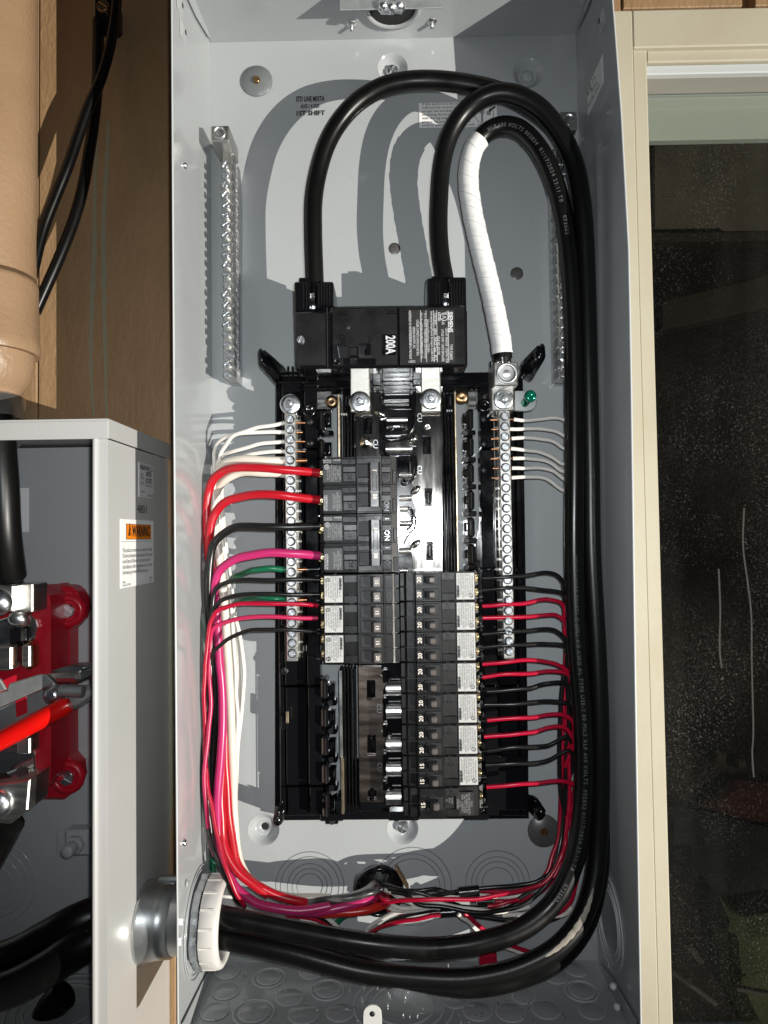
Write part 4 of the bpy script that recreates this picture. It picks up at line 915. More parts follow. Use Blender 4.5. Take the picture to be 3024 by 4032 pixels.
# ================================================================ NEUTRAL BARS
SEAT_SHADE = withmat(MB().lathe((0,0,0), (0,-1,0), [(.0041,0),(.0041,.0001),(.0036,.00015),(0,.00015)], 16), 'seat_shade', 'slot')  # dark disc painting the contact shade round each screw head
random.seed(9)
def neutral(xa, ya, xb, yb, n, label, s):
    t = thing('neutral_bar', label, 'terminal bar', P(xb,yb+30,.03), 'neutral bars')
    X0, X1 = P(xa,ya,.048).x, P(xb,yb,.048).x; Z0, Z1 = P(xb,yb+32,.048).z, P(xa,ya-30,.048).z; X = (X0+X1)/2
    part('bar', MB().box(X-.0049,X+.0049,-.048,-.036,Z0,Z1,.0007), 'alu', t)
    part('bar_ledge', MB().box(X+s*.0050,X+s*.0086,-.041,-.033,Z0+.002,Z1-.002,.0005), 'bus', t)
    part('bar_support', MB().box(X-.004,X+.004,-.0358,-.0245,Z0+.004,Z1-.004), 'black', t)
    out = []
    for i in range(n):
        y = ya+(yb-ya)*i/(n-1); z = P(xa+(xb-xa)*i/(n-1),y,.049).z; j = random.uniform(-.0004,.0004)
        inst('screw', SCREW, t, (X+j,-.0482-random.choice((.0,.0,.0008,.0015)),z), random.uniform(0,1.57), .95); out.append((X,z)); inst('seat_shade', SEAT_SHADE, t, (X,-.0480,z))
        part('ledge_notch', MB().box(X+s*.0049,X+s*.0088,-.0418,-.0408,z-.0011,z+.0011,.0003), 'tin', t)
    return t, X, Z1, out
nl, NXL, NZL, nls = neutral(1143,1651,1150,2573,24,'left neutral bar with silver screws beside the double pole breakers',1)
nr, NXR, NZR, nrs = neutral(1984,1639,2007,2565,24,'right neutral bar with silver screws under the large lug',-1)
inst('bolt', HEXBOLT, nl, P(1142,1592,.049), .3, .95); part('bar_head', MB().pb(1118,1566,1168,1630,.036,.0488,.0008), 'tin', nl)
b1 = part('lug_block', MB().pb(1944,1424,2040,1519,.030,.066,.001), 'alu', nr)
c = P(1995,1470,.066); part('lug_screw', MB().lathe((c.x,-.0661,c.z), (0,-1,0), [(.0092,0),(.0092,.001),(.0083,.0016),(.0070,.0012),(.0062,-.0005),(.0045,-.0005),(.002,.0006),(0,.0007)], 28), 'zinc_dull', nr)
part('lug_foot', MB().pb(1936,1526,2024,1618,.034,.052,.0008), 'alu', nr); inst('bolt', HEXBOLT, nr, P(1982,1573,.052), .8, .95)
part('bond_tab', MB().pprism([(2026,1538),(2070,1538)]+arc(2080,1585,34,70,-90)+[(2070,1620),(2026,1618)], .030,.033,.0005), 'galv', nr)
g = part('bond_screw', MB().tube([P(2066,1588,.033),P(2086,1560,.046)], .0038, 12), 'green_screw', nr)
part('screw_head', MB().lathe(P(2086,1562,.047), (.0,-1,0), [(.0046,0),(.0054,.002),(.0050,.0045),(.003,.0052),(.0012,.0046),(0,.0044)], 20), 'green_screw', g)

# ================================================================ MAIN BREAKER
mb_ = thing('main_breaker', 'large black 200 amp main breaker at the head of the panel', 'circuit breaker', P(1500,1445,.04))
MH = .083
part('case', MB().pprism([(1160,1226),(1298,1222),(1305,1206),(1318,1203),(1815,1198),(1832,1204),(1840,1226),(1842,1434),(1832,1444),(1180,1452),(1166,1444)], .034, MH, .0022), 'black', mb_)
part('case_skirt', MB().pb(1178,1232,1818,1468,.03,.060,.003), 'black', mb_)
part('left_cover', MB().pb(1166,1232,1282,1440,MH,MH+.0012,.0008), 'breaker', mb_); inst('screw', withmat(mk_screw(.0034,.002,.0009), 'screw', 'zinc'), mb_, P(1185,1339,MH+.0013), .4)
part('seam', MB().pb(1287,1210,1291,1446,MH,MH+.0004,.0001), 'slot', mb_)
part('front_plate', MB().pb(1308,1214,1564,1440,MH,MH+.0014,.001), 'breaker', mb_); FH = MH+.0014
part('right_plate', MB().pb(1572,1210,1830,1436,MH,MH+.0010,.0008), 'breaker', mb_)
for x,y in ((1326,1226),(1328,1236),(1520,1222),(1521,1232)): part('moulded_notch', MB().pb(x,y,x+42,y+4,FH,FH+.0008,.0003), 'black', mb_)
c = P(1369,1288,FH); part('test_hole', MB().lathe((c.x,-FH-.0001,c.z), (0,-1,0), [(.0022,0),(.0020,.0003),(0,.0002)], 16), 'slot', mb_)
part('toggle_well', MB().pb(1330,1362,1462,1408,FH,FH+.0006,.0004), 'slot', mb_)
tg = part('toggle', MB().pb(1368,1358,1412,1408,FH,FH+.012,.0016), 'black', mb_); part('toggle_grip', MB().pb(1376,1366,1404,1400,FH+.012,FH+.0135,.0008), 'breaker', tg)
part('toggle_block', MB().pb(1436,1350,1462,1398,FH,FH+.0055,.0012), 'black', mb_)
part('well_rim', MB().tube([P(1330,1364,FH+.0004),P(1334,1388,FH+.0004),P(1338,1408,FH+.0004)], .0005, 6), 'grey_ink', mb_)
c = P(1326,1426,FH); part('corner_round', MB().lathe((c.x,-FH,c.z), (0,-1,0), [(.0026,0),(.0026,.0008),(.0018,.0009),(.0016,.0003),(0,.0003)], 18), 'black', mb_)
part('step_ledge', MB().pb(1352,1412,1480,1438,FH,FH+.0006,.0004), 'black', mb_)
ptext('OFF',1346,1336,FH+.0004,.0075,'black',mb_,rot=-90,fit=MM(36)); ptext('ON',1457,1336,FH+.0004,.0055,'black',mb_,rot=-90,fit=MM(24))
rp_ = part('rating_plate', MB().pb(1506,1316,1560,1398,FH,FH+.0016,.0006), 'black', mb_)
ptext('200A',1536,1357,FH+.0019,.0112,'white_ink',rp_,rot=-90,wide=.92,bold=.025,fit=MM(72))
lb = part('rating_label', MB().pb(1608,1220,1790,1428,MH+.001,MH+.0014,.0002), 'ink', mb_); LH = MH+.0017
for x in (1656,1678,1708,1720,1765): part('print_line', MB().pb(x,1222,x+1.6,1426,LH-.0003,LH,0), 'white_ink', lb)
ptext('SIEMENS',1773,1268,LH,.0052,'white_ink',lb,rot=-90,bold=.03,wide=.95,fit=MM(80)); ptext('TYPE EQ8695',1776,1386,LH,.0034,'white_ink',lb,rot=-90,fit=MM(60))
ptext('CIRCUIT BREAKER / DISJONCTEUR\n2 POLE UNIT / UNITE BIPOLAIRE\nISSUE NO. 8161900',1743,1360,LH,.0031,'white_ink',lb,rot=-90,wide=.8,line=1.1,fit=MM(136))
ptext('UL',1749,1247,LH,.0044,'white_ink',lb,rot=-90,fit=MM(22)); c = P(1749,1247,LH); part('print_ring', MB().tube([Vector((c.x+.0032*math.cos(2*math.pi*k/32),-LH+.0001,c.z+.0032*math.sin(2*math.pi*k/32))) for k in range(33)], .0003, 5, False), 'white_ink', lb)
ptext('LISTED',1729,1247,LH,.003,'white_ink',lb,rot=-90,bold=.02,fit=MM(34)); ptext('c',1760,1230,LH,.0036,'white_ink',lb,rot=-90); ptext('US',1744,1270,LH,.0032,'white_ink',lb,rot=-90)
ptext('120/240V~   60Hz   HACR Type   40°C',1714,1326,LH,.0034,'white_ink',lb,rot=-90,wide=.88,fit=MM(186))
ptext('Interrupting Rating/Pouvoir de coupure 22,000 A RMS\nSymmetrical/Symetriques 120/240V~',1693,1324,LH,.0030,'white_ink',lb,rot=-90,wide=.72,line=1.1,fit=MM(195))
ptext('75°C Wire/Fil, Torque/Couple 250 lb-in/lb-po\nWire Range/Calibre de fil - 1-300kcmil CU-AL',1667,1322,LH,.0030,'white_ink',lb,rot=-90,wide=.72,line=1.1,fit=MM(180))
ptext('USE ONLY IN LISTED ENCLOSURES\nUTILISER COFFRETS HOMOLOGUES SEUL\nSIEMENS INDUSTRY, INC.\nNORCROSS, GA USA',1637,1330,LH,.0030,'white_ink',lb,rot=-90,wide=.78,line=1.0,fit=MM(140))
ptext('ASSEMBLED IN MEXICO/ASSEMBLE AU MEXIQUE',1615,1318,LH,.0028,'white_ink',lb,rot=-90,wide=.78,fit=MM(190)); ptext('A.200722',1622,1424,LH,.0028,'white_ink',lb,fit=MM(26))
# wire lugs of the main breaker
for x0 in (1158,1681):
    e = 1218 if x0 < 1500 else 1206
    part('lug_housing', MB().pb(x0,1108 if x0<1500 else 1094,x0+62,e+16,.030,.071,.0012), 'black', mb_)
    part('lug_housing', MB().pb(x0+86,1108 if x0<1500 else 1090,x0+155,e+16,.030,.071,.0012), 'black', mb_)
    for k in range(5): part('housing_groove', MB().pb(x0+94+k*11,1112,x0+98+k*11,e,.071,.0716,.0002), 'breaker', mb_)
    for k in range(2): part('housing_groove', MB().pb(x0+34+k*12,1112,x0+38+k*12,e,.071,.0716,.0002), 'breaker', mb_)
    part('lug_housing_back', MB().pb(x0+56,1100,x0+92,e+16,.030,.052,.001), 'black', mb_)
    part('lug_metal', MB().pb(x0+64,1160,x0+84,e+8,.052,.058,.0006), 'tin', mb_)
    c = P(x0+74,e-12,.0585); part('lug_screw', MB().lathe((c.x,-.0582,c.z), (0,-1,0), [(.0042,0),(.0042,.0016),(.003,.0026),(0,.003)], 16), 'zinc', mb_)
    part('lug_fin', MB().pb(x0+18,1092 if x0<1500 else 1086,x0+60,1110 if x0<1500 else 1098,.040,.069,.0008), 'black', mb_)
# ================================================================ BRANCH BREAKERS
def breaker_body(s, Xo, L, z0, z1, low=.0):
    pr = [(0,.022),(0,.040),(.004,.042),(.0045,.0555),(.006,.0575),(.0335,.0600),(.0345,.0625),(.0360,.0625),(.0560,.0625),(.0570,.0600),(.0640,.0590),(L-.0005,.0565),(L,.054),(L,.022)]
    return MB().profz([(Xo+s*u,h) for u,h in pr], z0+.00025, z1-.00025)
def zbox(s, Xo, u0, u1, z0, z1, h0, h1, b=.0004): return MB().box(Xo+s*u0, Xo+s*u1, -h1, -h0, z0, z1, b)
LBL = 'SIEMENS   Type/Tipo QT\nCircuit Breaker/Disjoncteur\n120/240V~ 10kA 60Hz HACR Type\nWire/Fil 60/75C CU-AL #14-10\nTorque 25 lb-in  SWD  40C\nListed  Issue No. A-2716\nAssembled in Mexico'
RR = {1:-90, -1:90}                                              # lettering turns with the side the breaker is on
def rtext(body, X, Z, h, size, m, par, s, **kw): u,v = ROT[RR[s]]; return lettering(body, (X,-h,Z), u, v, size, m, par, **kw)
def tandem(label, s, Xo, L, z0, z1, amps, group, lab='white', csa=False, screws=True):
    t = thing('tandem_breaker' if lab == 'white' else 'single_breaker', label, 'circuit breaker', (Xo+s*L/2,-.022,z0), group)
    H = z1-z0; zm = (z0+z1)/2
    part('body', breaker_body(s,Xo,L,z0,z1), 'breaker', t)
    if lab == 'white':
        q = part('label_plate', zbox(s,Xo,.0055,.0212,z0+.0012,z1-.0012,.0585,.0602,.0003), 'label_face', t)
        rtext(LBL, Xo+s*.0132, zm+(.0016 if s>0 else .0016), .0605, .00205, 'label_ink', q, s, align='CENTER', wide=.82, line=.95)
        rtext('SIEMENS', Xo+s*.0195, zm+s*.0045, .0606, .0027, 'ink', q, s, bold=.05)
        X,Z = Xo+s*.0085, zm+s*.008
        part('mark_ring', MB().tube([(X+.0017*math.cos(2*math.pi*k/18),-.0604,Z+.0017*math.sin(2*math.pi*k/18)) for k in range(19)], .00022, 4, False), 'ink', q); rtext('UL',X,Z,.0605,.0022,'ink',q,s)
        if csa:
            X,Z = Xo+s*.0085, zm-s*.0085; part('mark_ring', MB().tube([(X+.0017*math.cos(2*math.pi*k/18),-.0604,Z+.0017*math.sin(2*math.pi*k/18)) for k in range(19)], .00034, 4, False), 'ink', q); rtext('CSA',X,Z,.0605,.0016,'ink',q,s,bold=.05)
    else:
        q = part('label_plate', zbox(s,Xo,.010,.0255,z0+.002,z1-.004,.0585,.0608,.0003), 'ink', t)
        rtext('SIEMENS\nQ115\n120/240V~ 10kA\nHACR Type 40C\nUSE COPPER OR\nALUMINUM 60/75C\nSWD', Xo+s*.0178, zm-.001, .0611, .0023, 'grey_ink', q, s, line=.85, fit=.0185)
        rtext('UL\nListed\nIssue No.', Xo+s*.031, zm+.002, .0612, .0022, 'grey_ink', q, s, fit=.006)
    # raised frame lines, OFF / ON windows
    for u0,u1,za,zb in ((.0225,.0340,z0+.0006,z0+.0070),(.0225,.0340,z1-.0072,z1-.0006)):
        part('moulded_panel', zbox(s,Xo,u0,u1,za,zb,.0585,.0610), 'breaker_light' if za > zm else 'breaker', t)
    rtext('OFF', Xo+s*.0285, (z1-.0038) if s<0 else (z0+.0038), .0613, .0058, 'breaker', t, s, wide=1.0)
    rtext('ON', Xo+s*.0615, (z1-.005) if s<0 else (z0+.005), .0607, .0058, 'breaker_light', t, s)
    part('on_panel', zbox(s,Xo,.0578,.0645,z0+.001,z1-.001,.0575,.0603), 'breaker', t)
    part('end_step', zbox(s,Xo,.0660,L+.0003,z0+.0006,zm-.0003,.052,.0585), 'breaker', t); part('end_step', zbox(s,Xo,.0660,L+.0003,zm+.0003,z1-.0006,.052,.0585), 'breaker', t)
    part('mid_groove', zbox(s,Xo,.0355,.0655,zm-.0002,zm+.0002,.0620,.06275,0), 'slot', t)
    n = len(amps)
    for i,a in enumerate(amps):
        zc = z1-H*(i+.5)/n if n > 1 else zm
        hw = H*.17 if n > 1 else H*.2
        part('handle_well', zbox(s,Xo,.0365,.0500,zc-hw*1.15,zc+hw*1.15,.0615,.0629), 'slot', t)
        if s > 0:
            hd = part('handle', MB().profz([(Xo+s*.0455,.0625),(Xo+s*.0465,.0680),(Xo+s*.0490,.0705),(Xo+s*.0540,.0700),(Xo+s*.0550,.0625)], zc-hw, zc+hw), 'handle_black', t)
            part('handle_face', zbox(s,Xo,.0482,.0542,zc-hw*.92,zc+hw*.92,.0699,.0708,.0002), 'handle_grey', hd)
            rtext(a, Xo+s*.0510, zc, .0711, .0042, 'number_ink', hd, s, bold=.02)
        else:
            hd = part('handle', MB().profz([(Xo+s*.0400,.0625),(Xo+s*.0410,.0690),(Xo+s*.0435,.0712),(Xo+s*.0480,.0700),(Xo+s*.0490,.0625)], zc-hw*.72, zc+hw*.72), 'handle_black', t)
            part('handle_tip', zbox(s,Xo,.0402,.0455,zc-hw*.6,zc+hw*.6,.0690,.0718,.0010), 'handle_grey', hd)  # lighter tip colour paints the highlight on the glossy handle
            part('number_block', zbox(s,Xo,.0500,.0565,zc-hw*1.05,zc+hw*1.05,.0620,.0668), 'handle_black', t)
            rtext(a, Xo+s*.0533, zc, .0671, .0050, 'number_ink', t, s, bold=.02)
        if screws:
            zc2 = zc
            part('terminal_clamp', MB().box(Xo+s*.0006, Xo+s*.0042, -.0465,-.0415, zc2-.0034, zc2+.0034, .0008), 'brass', t)
            part('terminal_screw', MB().lathe((Xo+s*.0022,-.0462,zc2), (0,-1,0), [(.0017,0),(.0017,.001),(.0008,.0012),(0,.0009)], 10), 'brass', t)
    part('end_lip', MB().box(Xo-s*.0040, Xo-s*.0002, -.043,-.030, z0+.0008, z0+.0026, .0004), 'breaker_light', t)
    part('end_lip', MB().box(Xo-s*.0040, Xo-s*.0002, -.043,-.030, z1-.0026, z1-.0008, .0004), 'breaker', t)
    return t
HBK = .060
def col(xo, ya, yb, h=HBK): return P(xo,(ya+yb)/2,h).x, P(xo,yb,h).z, P(xo,ya,h).z
LEFT = [(2263,2379,1252),(2380,2497,1253),(2497,2615,1255)]
gl = 'tandem breakers in the left column'; gr = 'tandem breakers in the right column'
ll = [('top tandem breaker of the left column, two 15 amp handles, black wires','15','15'),('middle tandem breaker of the left column, two 15 amp handles, red and pink wires','15','15'),('bottom tandem breaker of the left column, 15 over 20 amp, with round mark','15','20')]
for (ya,yb,xo),(lab,a,b) in zip(LEFT,ll):
    X,z0,z1 = col(xo,ya,yb); tandem(lab,1,X,.0700,z0,z1,(a,b),gl,csa=(b=='20'))
RIGHTC = [(2249,2365,1893),(2366,2484,1895),(2485,2604,1897),(2606,2727,1899),(2728,2850,1902),(2851,2973,1904),(2974,3096,1907)]
od = ['first','second','third','fourth','fifth','sixth','seventh']
cols = ['two black wires','two crimson wires','two black wires','two crimson wires','two black wires','two crimson wires','two black wires']
for i,(ya,yb,xo) in enumerate(RIGHTC):
    X,z0,z1 = col(xo,ya,yb); a = '20' if i < 6 else '15'
    tandem('%s tandem breaker down the right column, %s amp handles, %s' % (od[i],a,cols[i]),-1,X,.0695,z0,z1,(a,a),gr)
X,z0,z1 = col(1912,3098,3216)
tandem('single 15 amp breaker with black label at the foot of the right column',-1,X,.0695,z0,z1,('15',),'single breakers',lab='black')
# two-pole breakers with tied handles
def double(label, amps, ya, ym, yb, xo, letter):
    s = 1; X = P(xo,ym,HBK).x; t = thing('double_pole_breaker', label, 'circuit breaker', (X+.034,-.022,P(xo,yb,HBK).z), 'double pole breakers')
    L = .0695
    for k,(a,b) in enumerate(((ya,ym),(ym,yb))):
        z0,z1 = P(xo,b,HBK).z, P(xo,a,HBK).z; zm = (z0+z1)/2
        part('body', breaker_body(s,X,L,z0,z1), 'breaker', t)
        q = part('label_plate', zbox(s,X,.0050,.0215,z0+.002,z1-(.007 if k == 0 else .004),.0585,.0608,.0003), 'breaker_light', t)
        if k == 0:
            part('small_plate', zbox(s,X,.0050,.0215,z1-.0062,z1-.0015,.0585,.0608,.0003), 'breaker_light', t); ptx = rtext
            lettering('Siemens Ind. Inc.\nNorcross, GA', (X+.009,-.0611,z1-.0039), UX, UZ, .0017, 'white_ink', q, fit=.0072); lettering('1-NR 96-2002', (X+.0175,-.0611,z1-.0030), UX, UZ, .0016, 'white_ink', q, fit=.0062)
            rtext('2 Pole Type QP\n120/240V~\nHACR Type 40C\n10,000 A RMS Sym\nWire 60/75C CU-AL\nTorque 25 lb-in\nIssue No. A-1180', X+.0145, zm-.002, .0611, .0021, 'grey_ink', q, s, line=.85, fit=.0145)
            rtext('UL', X+.0085, zm+.0035, .0611, .0032, 'white_ink', q, s); 
            part('mark_ring', MB().tube([(X+.0085+.002*math.cos(2*math.pi*j/18),-.0609,zm+.0035+.002*math.sin(2*math.pi*j/18)) for j in range(19)], .0002, 4, False), 'white_ink', q)
        else:
            rtext('ASSEMBLED IN\nMEXICO 2025', X+.0072, zm-.003, .0611, .0021, 'white_ink', q, s, line=.85); rtext('USE ONLY WITH\nSIEMENS LOAD CENTERS\nUSAR SOLO CON\nCENTROS DE CARGA', X+.0165, zm-.002, .0611, .0020, 'grey_ink', q, s, line=.85, fit=.0165)
        part('off_window', zbox(s,X,.0225,.0340,z0+.0025,z0+.0105,.0585,.0614), 'breaker', t)
        part('off_window', zbox(s,X,.0225,.0340,z0+.0108,z0+.0160,.0585,.0618), 'breaker_light', t)
        part('off_window', zbox(s,X,.0215,.0340,z1-.0072,z1-.0022,.0585,.0622), 'breaker', t)
        rtext('OFF', X+.0282, z0+.0062, .0617, .0060, 'black', t, s, wide=1.1); rtext('O', X+.0282, z1-.0046, .0624, .0045, 'black', t, s)
        part('on_window', zbox(s,X,.0555,.0640,z0+.0022,z0+.0100,.0575,.0612), 'breaker', t); part('on_window', zbox(s,X,.0555,.0640,z0+.0102,z0+.0155,.0575,.0618), 'breaker_light', t); part('on_window', zbox(s,X,.0555,.0640,z1-.0072,z1-.0022,.0575,.0612), 'breaker', t)
        rtext('ON', X+.0598, z0+.0062, .0615, .0060, 'black', t, s); rtext('I', X+.0598, z1-.0046, .0615, .005, 'black', t, s)
        part('handle_well', zbox(s,X,.0355,.0455,z0+.0062,z0+.0175,.0615,.0635), 'slot', t)
        part('well_frame', zbox(s,X,.0350,.0550,z0+.0012,z0+.0060,.0615,.0640), 'breaker_light', t); part('well_frame', zbox(s,X,.0350,.0550,z1-.0068,z1-.0020,.0615,.0640), 'breaker_light', t)
        part('end_step', zbox(s,X,.0655,L-.001,z0+.001,zm,.052,.0590), 'breaker', t)
        part('terminal_screw', MB().lathe((X+.0020,-.043,zm), (0,-1,0), [(.0032,0),(.0032,.002),(.0018,.0026),(0,.0022)], 14), 'brass', t)
        part('terminal_clamp', MB().box(X-.0015,X+.0036,-.0428,-.034,zm-.0042,zm+.0042,.001), 'brass', t)
    za, zb = P(xo,ya+24,.072).z, P(xo,yb-26,.072).z; zmm = (za+zb)/2
    hd = part('handle_tie', MB().profz([(X+.0440,.0625),(X+.0452,.0720),(X+.0470,.0745),(X+.0535,.0745),(X+.0548,.0720),(X+.0550,.0625)], zb, za), 'handle_black', t)
    for zz in (za-.0085, zb+.0085): rtext(letter, X+.0503, zz, .0748, .0044, 'number_ink', hd, s, bold=.03)
    part('tie_groove', MB().box(X+.0462,X+.0542,-.0747,-.0740,zmm-.0065,zmm-.0060), 'grey_ink', hd); part('tie_rib', MB().box(X+.0485,X+.0520,-.0749,-.0740,zmm-.0055,zmm+.0115,.0003), 'handle_black', hd)
    return t
double('50 amp double pole breaker with red wires, topmost in the left column','50',1800,1911,2024,1249,'50')
double('30 amp double pole breaker with black and magenta wires, below the 50 amp one','30',2026,2140,2256,1252,'30')
# brown insulating end seen at the foot of the right column
part('side_panel', MB().pb(1960,2980,2070,3190,.0262,.0285,.0006), 'black', ch)

# ================================================================ BIG SERVICE CABLES
D2 = 1.8228
def dpath(pts): return [P(x*D2,y*D2,h) for x,y,h in pts]
def cable_text(path, body, s0, size, r, par, off=0.0, rev=False, m='cable_print'):
    cum = [0]
    for a,b in zip(path, path[1:]): cum.append(cum[-1]+(b-a).length)
    T = tangents(path); vs, fs = textmesh(body, align='LEFT', spacing=1.25); mb = MB(); out = []
    for p in vs:
        s = s0+p.x*size; i = 0
        s = max(0,min(cum[-1]-1e-6,s))
        while cum[i+1] < s: i += 1
        k = (s-cum[i])/(cum[i+1]-cum[i]); c = path[i].lerp(path[i+1],k); t = T[i].lerp(T[i+1],k).normalized()
        n = (CAM-c); n = (n-t*n.dot(t)).normalized(); b = n.cross(t)
        a = p.y*size/r+off
        out.append(c+(n*math.cos(a)+b*math.sin(a))*(r*1.012))
    mb.add(out, fs); return part('lettering', mb, m, par)
RC = .0083
pN = [(1086,775,.060),(1083,745,.060),(1073,690,.058),(1058,620,.055),(1036,530,.053),(1019,450,.052),(1012,380,.052),(1022,325,.053),(1046,290,.055),(1080,273,.058),(1116,277,.062),(1150,304,.066),(1180,350,.069),(1206,420,.068),(1225,520,.066),(1235,640,.064),(1240,800,.062),(1241,1000,.061),(1240,1200,.060),(1247,1400,.060),(1260,1560,.060),(1262,1700,.060),(1254,1800,.062),(1238,1868,.065),(1195,1950,.070),(1130,2004,.076),(1037,2036,.082),(958,2047,.084),(905,2048,.085),(780,2036,.086),(621,2008,.080),(470,1977,.074),(430,1968,.070)]
pB = [(962,640,.056),(960,605,.056),(952,560,.056),(947,500,.056),(948,430,.056),(955,350,.057),(972,290,.059),(1000,245,.062),(1038,214,.066),(1078,201,.070),(1121,208,.072),(1170,238,.073),(1216,298,.072),(1243,364,.070),(1258,450,.069),(1266,590,.064),(1271,800,.060),(1275,1000,.057),(1278,1200,.056),(1289,1400,.056),(1295,1560,.056),(1296,1720,.056),(1291,1830,.059),(1283,1903,.064),(1257,1982,.070),(1204,2046,.076),(1117,2092,.080),(1011,2114,.082),(905,2112,.082),(780,2098,.083),(621,2057,.078),(470,2025,.070),(430,2014,.066)]
pC = [(680,640,.056),(679,600,.056),(676,500,.056),(677,430,.056),(687,370,.056),(706,310,.057),(735,260,.058),(775,218,.059),(825,189,.060),(880,176,.060),(935,174,.060),(990,179,.058),(1040,188,.056),(1090,203,.052),(1140,228,.050),(1185,262,.048),(1222,308,.046),(1246,370,.044),(1258,450,.042),(1266,590,.038),(1270,800,.036),(1272,1000,.036),(1276,1200,.036),(1288,1400,.036),(1296,1560,.036),(1300,1720,.038),(1298,1830,.040),(1290,1910,.044),(1264,2000,.050),(1206,2072,.056),(1117,2114,.058),(1011,2132,.060),(905,2118,.060),(780,2088,.055),(621,2042,.048),(470,1998,.045),(430,1990,.045)]
gC = 'large service cables'
cN = thing('neutral_cable', 'big black cable with white phasing tape ending at the neutral lug', 'cable', P(1995,1425,.06), gC)
pathN = smoothpath(dpath(pN), 6)
part('jacket', MB().tube(pathN, RC, 20), 'cable', cN)
# spiral white tape: overlapping turns, each with its own raised edge
i0 = next(i for i,p in enumerate(pathN) if (p-P(1088*D2,740*D2,.06)).length < .012); i1 = next(i for i,p in enumerate(pathN) if (p-P(1048*D2,288*D2,.055)).length < .008)
seg = smoothpath(pathN[i0:i1+1], 4); cum = [0]
for a,b in zip(seg,seg[1:]): cum.append(cum[-1]+(b-a).length)
turns = 15; pit = cum[-1]/turns
# tape as a single sheet with a helical step: radius grows from each turn's edge
T = tangents(seg); vs = []; nn = 28; N0 = T[0].orthogonal().normalized()
for i,p in enumerate(seg):
    N0 = (N0-T[i]*N0.dot(T[i])).normalized(); B0 = T[i].cross(N0)
    for k in range(nn):
        a = 2*math.pi*k/nn; ph_ = ((cum[i]/pit + k/nn*.999) % 1.0)
        rr_ = RC+.0005+.00042*ph_ + .00008*math.sin(a*3+cum[i]*300)
        vs.append(p+N0*(rr_*math.cos(a))+B0*(rr_*math.sin(a)))
tp = MB(); tp.add(vs, [(i*nn+k,i*nn+(k+1)%nn,(i+1)*nn+(k+1)%nn,(i+1)*nn+k) for i in range(len(seg)-1) for k in range(nn)], True)
tape = part('phasing_tape', tp, 'tape_white', cN)
# wandering tape edges, slanted round the cable
for q in range(1,turns):
    pts = []; s_ = pit*(q+random.uniform(-.12,.12)); sl = random.uniform(.25,.5)*pit
    for j in range(15):
        a = math.pi*(-.5+j/14); s2 = min(max(s_+sl*math.sin(a),0),cum[-1]-1e-5); i = 0
        while cum[i+1] < s2: i += 1
        c = seg[i].lerp(seg[i+1],(s2-cum[i])/(cum[i+1]-cum[i])); n = (CAM-c); n = (n-T[i]*n.dot(T[i])).normalized(); b = n.cross(T[i])
        pts.append(c+(n*math.cos(a)+b*math.sin(a))*(RC+.00092))
    part('tape_edge', MB().tube(pts, .00014, 4, False), 'tape_seam', tape)
part('tape_collar', MB().tube(pathN[2:i0+2], RC+.0006, 20), 'tape_black', cN)
part('bare_strands', MB().tube([P(1085*D2,772*D2,.060),P(1087*D2,800*D2,.058)], .0075, 14), 'tape_black', cN)
for k in range(5):
    a = P((1075+k*6)*D2,778*D2,.066); b = P((1075+k*6)*D2,838*D2,.045); part('strand', MB().tube([a,a.lerp(b,.5)+Vector((0,.004,0)),b], .0013, 6, True, 4), 'tin', cN)
cum = [0]
for a,b in zip(pathN,pathN[1:]): cum.append(cum[-1]+(b-a).length)
def arclen(path, pt):
    k = min(range(len(path)), key=lambda i: (path[i]-pt).length); s = 0
    for a,b in zip(path[:k],path[1:k+1]): s += (b-a).length
    return s
cable_text(pathN, 'XLP 600 VOLTS 002834  01/17/2024 23:11 TB      073503', arclen(pathN,P(1050*D2,285*D2,.055)), .0046, RC, cN, off=.12)
cable_text(pathN, 'SOUTHWIRE E32071 C (UL) 4/0 AWG AL TYPE USE-2 80 MILS XLP 600 VOLTS  002832 01/17/2024 23:11 TB      073503', arclen(pathN,P(1241*D2,1205*D2,.076)), .0046, RC, cN, off=.1)
cH = thing('hot_cable', 'big black cable from the right main lug looping over, scuffed at the bottom bend', 'cable', P(962*D2,1150,.05), gC)
pathB = smoothpath(dpath(pB), 6); part('jacket', MB().tube(pathB, RC, 20), 'cable_scuffed', cH)
def patch(path, a, b, w, off, par, m):                            # worn patch hugging the jacket, the bend's highlight put into its pale colour
    cumm = [0]
    for p,q in zip(path,path[1:]): cumm.append(cumm[-1]+(q-p).length)
    T = tangents(path); n1 = 26; n2 = 7; vs = []
    for i in range(n1+1):
        s = a+(b-a)*i/n1; k = 0
        while cumm[k+1] < s: k += 1
        c = path[k].lerp(path[k+1],(s-cumm[k])/(cumm[k+1]-cumm[k])); t = T[k]; n = (CAM-c); n = (n-t*n.dot(t)).normalized(); bb = n.cross(t)
        ww = w*math.sin(math.pi*(i+.02)/(n1+.04))**.6*(1+.18*math.sin(i*2.1))
        for j in range(n2): an = off+ww*(j/(n2-1)-.5); vs.append(c+(n*math.cos(an)+bb*math.sin(an))*(RC*1.008))
    mb = MB(); mb.add(vs, [(i*n2+j,i*n2+j+1,(i+1)*n2+j+1,(i+1)*n2+j) for i in range(n1) for j in range(n2-1)], True); return part('scuff_highlight', mb, m, par)
sA = arclen(pathB,P(1284*D2,1903*D2,.076)); patch(pathB, sA+.003, sA+.075, .55, .1, cH, 'scuff_sheen')
cL = thing('hot_cable', 'big black cable arching from the left main lug over the top', 'cable', P(680*D2,1150,.05), gC)
pathC = smoothpath(dpath(pC), 6); part('jacket', MB().tube(pathC, RC, 20), 'cable', cL)
